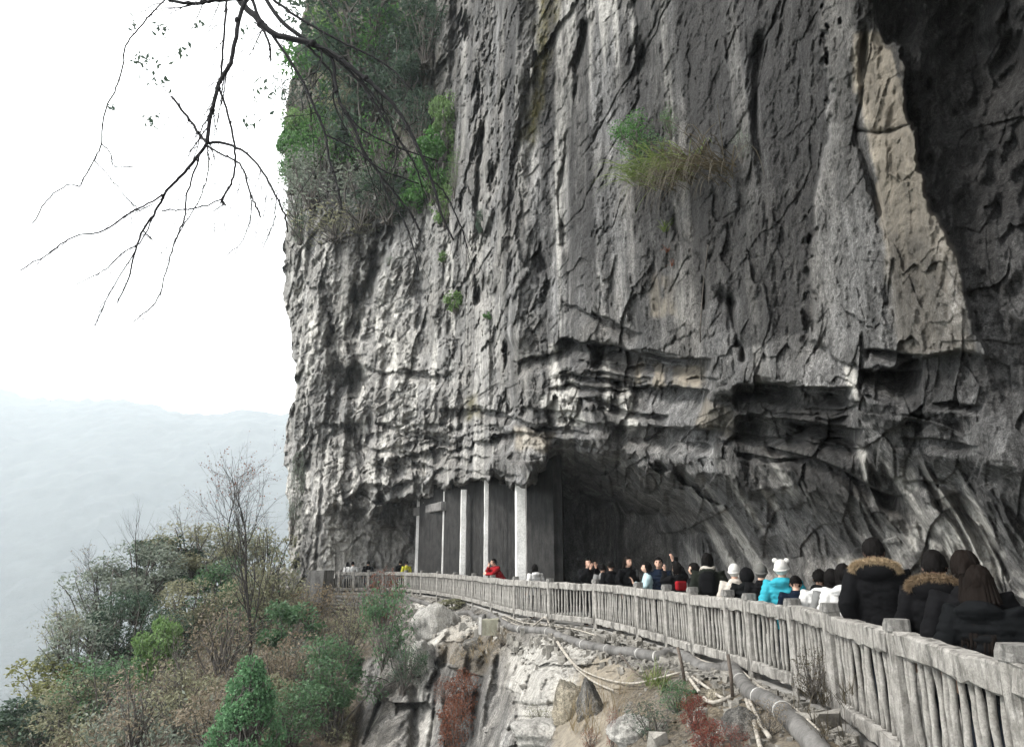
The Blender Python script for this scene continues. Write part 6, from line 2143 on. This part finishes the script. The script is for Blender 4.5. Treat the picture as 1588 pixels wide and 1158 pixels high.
def backpack(person_t, mat, label, z=1.22):
    root, J, sc, ang = person_t
    mb = MB()
    e = empty('backpack', root.location, ang)
    e.scale = (sc, sc, sc)
    tag(e, label, 'backpack')
    def fn(d, v):
        s = (np.abs(d) ** 3).sum(1) ** (-1 / 3.0)
        return v * s[:, None] * (1 + .03 * fbm(d[:, 0] * 4, d[:, 1] * 4, d[:, 2] * 4, 9, 3))[:, None]
    y = float(J['chest'][1]) - .235
    mb.ell((0, y, z), (.15, .085, .215), 20, 14, None, fn)
    o = mb.build('pack', mat); o.parent = e
    mb = MB(); mb.ell((0, y - .085, z - .06), (.11, .03, .11), 16, 10, None, fn)
    o = mb.build('pocket', mat); o.parent = e
    for s in (-1, 1):
        mb = MB(); mb.tube(spline([(s * .10, y + .08, z + .17), (s * .125, y + .20, z + .235), (s * .135, y + .345, z + .12), (s * .15, y + .33, z - .05), (s * .14, y + .1, z - .15)], 5), .018, 6)
        o = mb.build('strap', mat); o.parent = e

PI = math.pi
fY = lambda px, off: float(fence_Y(px_a(px))) + off
AW = 0.0                                                      # walking away from the camera
# --- the near group
person(1355, 856, 6.75, -.5, 'person in a black parka with a wide tan fur hood, tallest in the near group', 'walk', -.1, ('parka', 'black'), ('short', HAIR_K), extra=x_fur_top(FUR), seed=21)
person(1449, 879, 5.95, -.6, 'person with short hair and a brown fur collar on a black parka', 'stand', -.05, ('parka', 'black'), ('short', HAIR_K), extra=x_fur_top(FURD), seed=22)
person(1498, 881, 5.35, -.7, 'person with a dark brown ponytail in a plain black coat', 'walk', 0, ('slim', 'black'), ('tail', HAIR_B), seed=23)
person(1519, 905, 4.72, -.85, 'person with very long loose dark hair in a black puffer jacket, nearest to the camera', 'walk', 0, ('puffer', 'puffer'), ('long', HAIR_B), seed=24)
person(1308, 891, 7.7, -.5, 'person in a white coat with a pink hair band, right beside the tan fur hood', 'walk', -.05, ('puffer', 'white'), ('bob', HAIR_K), extra=x_tie('pink', (.075, -.085, -.055)), seed=25)
person(1290, 897, 9.0, -.4, 'person mostly hidden behind the white coats, only black hair showing', 'stand', 0, ('slim', 'grey'), ('bob', HAIR_K), seed=26)
person(1271, 897, 8.55, -.45, 'person in a white coat with a black scarf, left of the pink hair band', 'walk', 0, ('puffer', 'white'), ('short', HAIR_K), extra=x_scarf('black'), seed=27)
tq = person(1212, 882, 9.75, -.55, 'person in a turquoise jacket and a white knit hat with round ears', 'walk', 0, ('puffer', 'turq'), None, extra=x_beanie('knit', False, True), seed=28)
person(1234, 905, 9.75, -.4, 'person in dark navy right behind the turquoise jacket, head down', 'bow', -.5, ('slim', 'navy'), ('short', HAIR_K), seed=29)
person(1180, 887, 10.5, -.3, 'person in a grey knit hat and dark coat, left of the turquoise jacket', 'stand', 0, ('slim', 'black'), None, extra=x_beanie('greyknit'), seed=30)
person(1158, 893, 10.9, -.3, 'person with a black hood pulled over a bent head', 'bow', -.45, ('puffer', 'puffer'), None, extra=x_hood_up('black'), seed=31)
person(1139, 886, 11.4, -.5, 'person in a white knit hat and cream coat', 'stand', 0, ('slim', 'cream'), None, extra=x_beanie('knit'), seed=32)
ov = person(1097, 870, 12.0, -.35, 'person in a bulky dark olive jacket seen from behind, widest back in the middle group', 'stand', -.1, ('parka', 'olive'), ('bob', HAIR_K), extra=x_scarf('cream'), seed=33)
# --- the middle group
person(1076, 883, 14.0, .9, 'person in a dark coat glancing to the left, beside the dark olive jacket', 'stand', 0, ('slim', 'black'), ('bob', HAIR_K), seed=34)
ph = person(1049, 881, 15.2, .5, 'person with an arm raised overhead to take a picture', 'arm_up', 0, ('slim', 'black'), ('bob', HAIR_K), seed=35)
held('camera_held_up', 1047, 867, 15.5, (.14, .06, .10), .5, CL['device'], 'black camera held up over the heads of the middle group', 'camera', 0, True)
held('handbag', 1056, 908, 14.6, (.24, .10, .18), .4, CL['red'], 'dark red bag hanging beside the raised arm person', 'bag')
person(1021, 873, 16.4, PI - .3, 'person in a navy puffer jacket facing the camera', 'stand', 0, ('puffer', 'navy'), ('short', HAIR_K), eyes=True, seed=36)
person(1002, 880, 14.9, 1.5, 'person in an ice-blue jacket looking left at a raised phone', 'one_hand', 0, ('slim', 'ice'), ('bob', HAIR_K), eyes=True, seed=37)
held('phone', 988, 888, 15.0, (.075, .012, .15), 1.2, CL['device'], 'phone held up by the person in the ice-blue jacket', 'phone')
person(974, 871, 17.6, PI + .5, 'person with long dark hair and a black coat, turned towards the valley', 'stand', 0, ('slim', 'black'), ('long', HAIR_B), eyes=True, seed=38)
person(947, 877, 18.2, .1, 'person in black seen from behind, right of the grey coat', 'stand', 0, ('slim', 'black'), ('short', HAIR_K), seed=39)
person(934, 881, 18.5, .2, 'person in a grey coat seen from behind', 'stand', 0, ('slim', 'grey'), ('short', HAIR_K), seed=40)
person(912, 873, 18.9, PI + .25, 'person in black with both hands raised to take a photo', 'phone_up', 0, ('slim', 'black'), ('short', HAIR_K), eyes=True, seed=41)
held('phone', 899, 866, 18.5, (.15, .012, .075), .2, CL['device'], 'phone held up sideways by the person in black near the cave mouth', 'phone')
# --- along the pillars and at the far end
person(829, 881, 20.8, .5, 'person in a white coat with black hair right of the thickest pillar', 'stand', 0, ('puffer', 'white'), ('bob', HAIR_K), seed=42)
person(766, 872, 24.2, 2.0, 'person in a red jacket leaning on the fence with a hand at the mouth', 'lean', .1, ('puffer', 'red'), ('short', HAIR_K), eyes=True, seed=43)
person(630, 873, 37.2, .6, 'person in a bright yellow jacket at the far pillars', 'stand', 0, ('slim', 'yellow'), ('short', HAIR_K), seed=44)
person(621, 872, 37.4, .4, 'person in black beside the bright yellow jacket', 'stand', 0, ('slim', 'black'), ('short', HAIR_K), seed=45)
person(571, 873, 38.0, .2, 'lone person in black at the shallow far cave', 'stand', 0, ('slim', 'black'), ('short', HAIR_K), seed=46)
person(547, 874, 38.2, .5, 'person in a white jacket, right one of the far white pair', 'stand', 0, ('slim', 'white'), ('short', HAIR_K), seed=47)
person(539, 875, 38.4, .9, 'person in a white jacket, left one of the far white pair', 'stand', 0, ('slim', 'white'), ('bob', HAIR_K), seed=48)
person(481, 878, 40.2, .9, 'person in white above the leaning cement slab', 'stand', 0, ('slim', 'white'), ('short', HAIR_K), seed=49)
person(441, 876, 42.0, .6, 'person in white at the far left end of the fence', 'stand', 0, ('slim', 'white'), ('short', HAIR_K), seed=50)
backpack(ov, CL['black'], 'black backpack on the dark olive jacket')
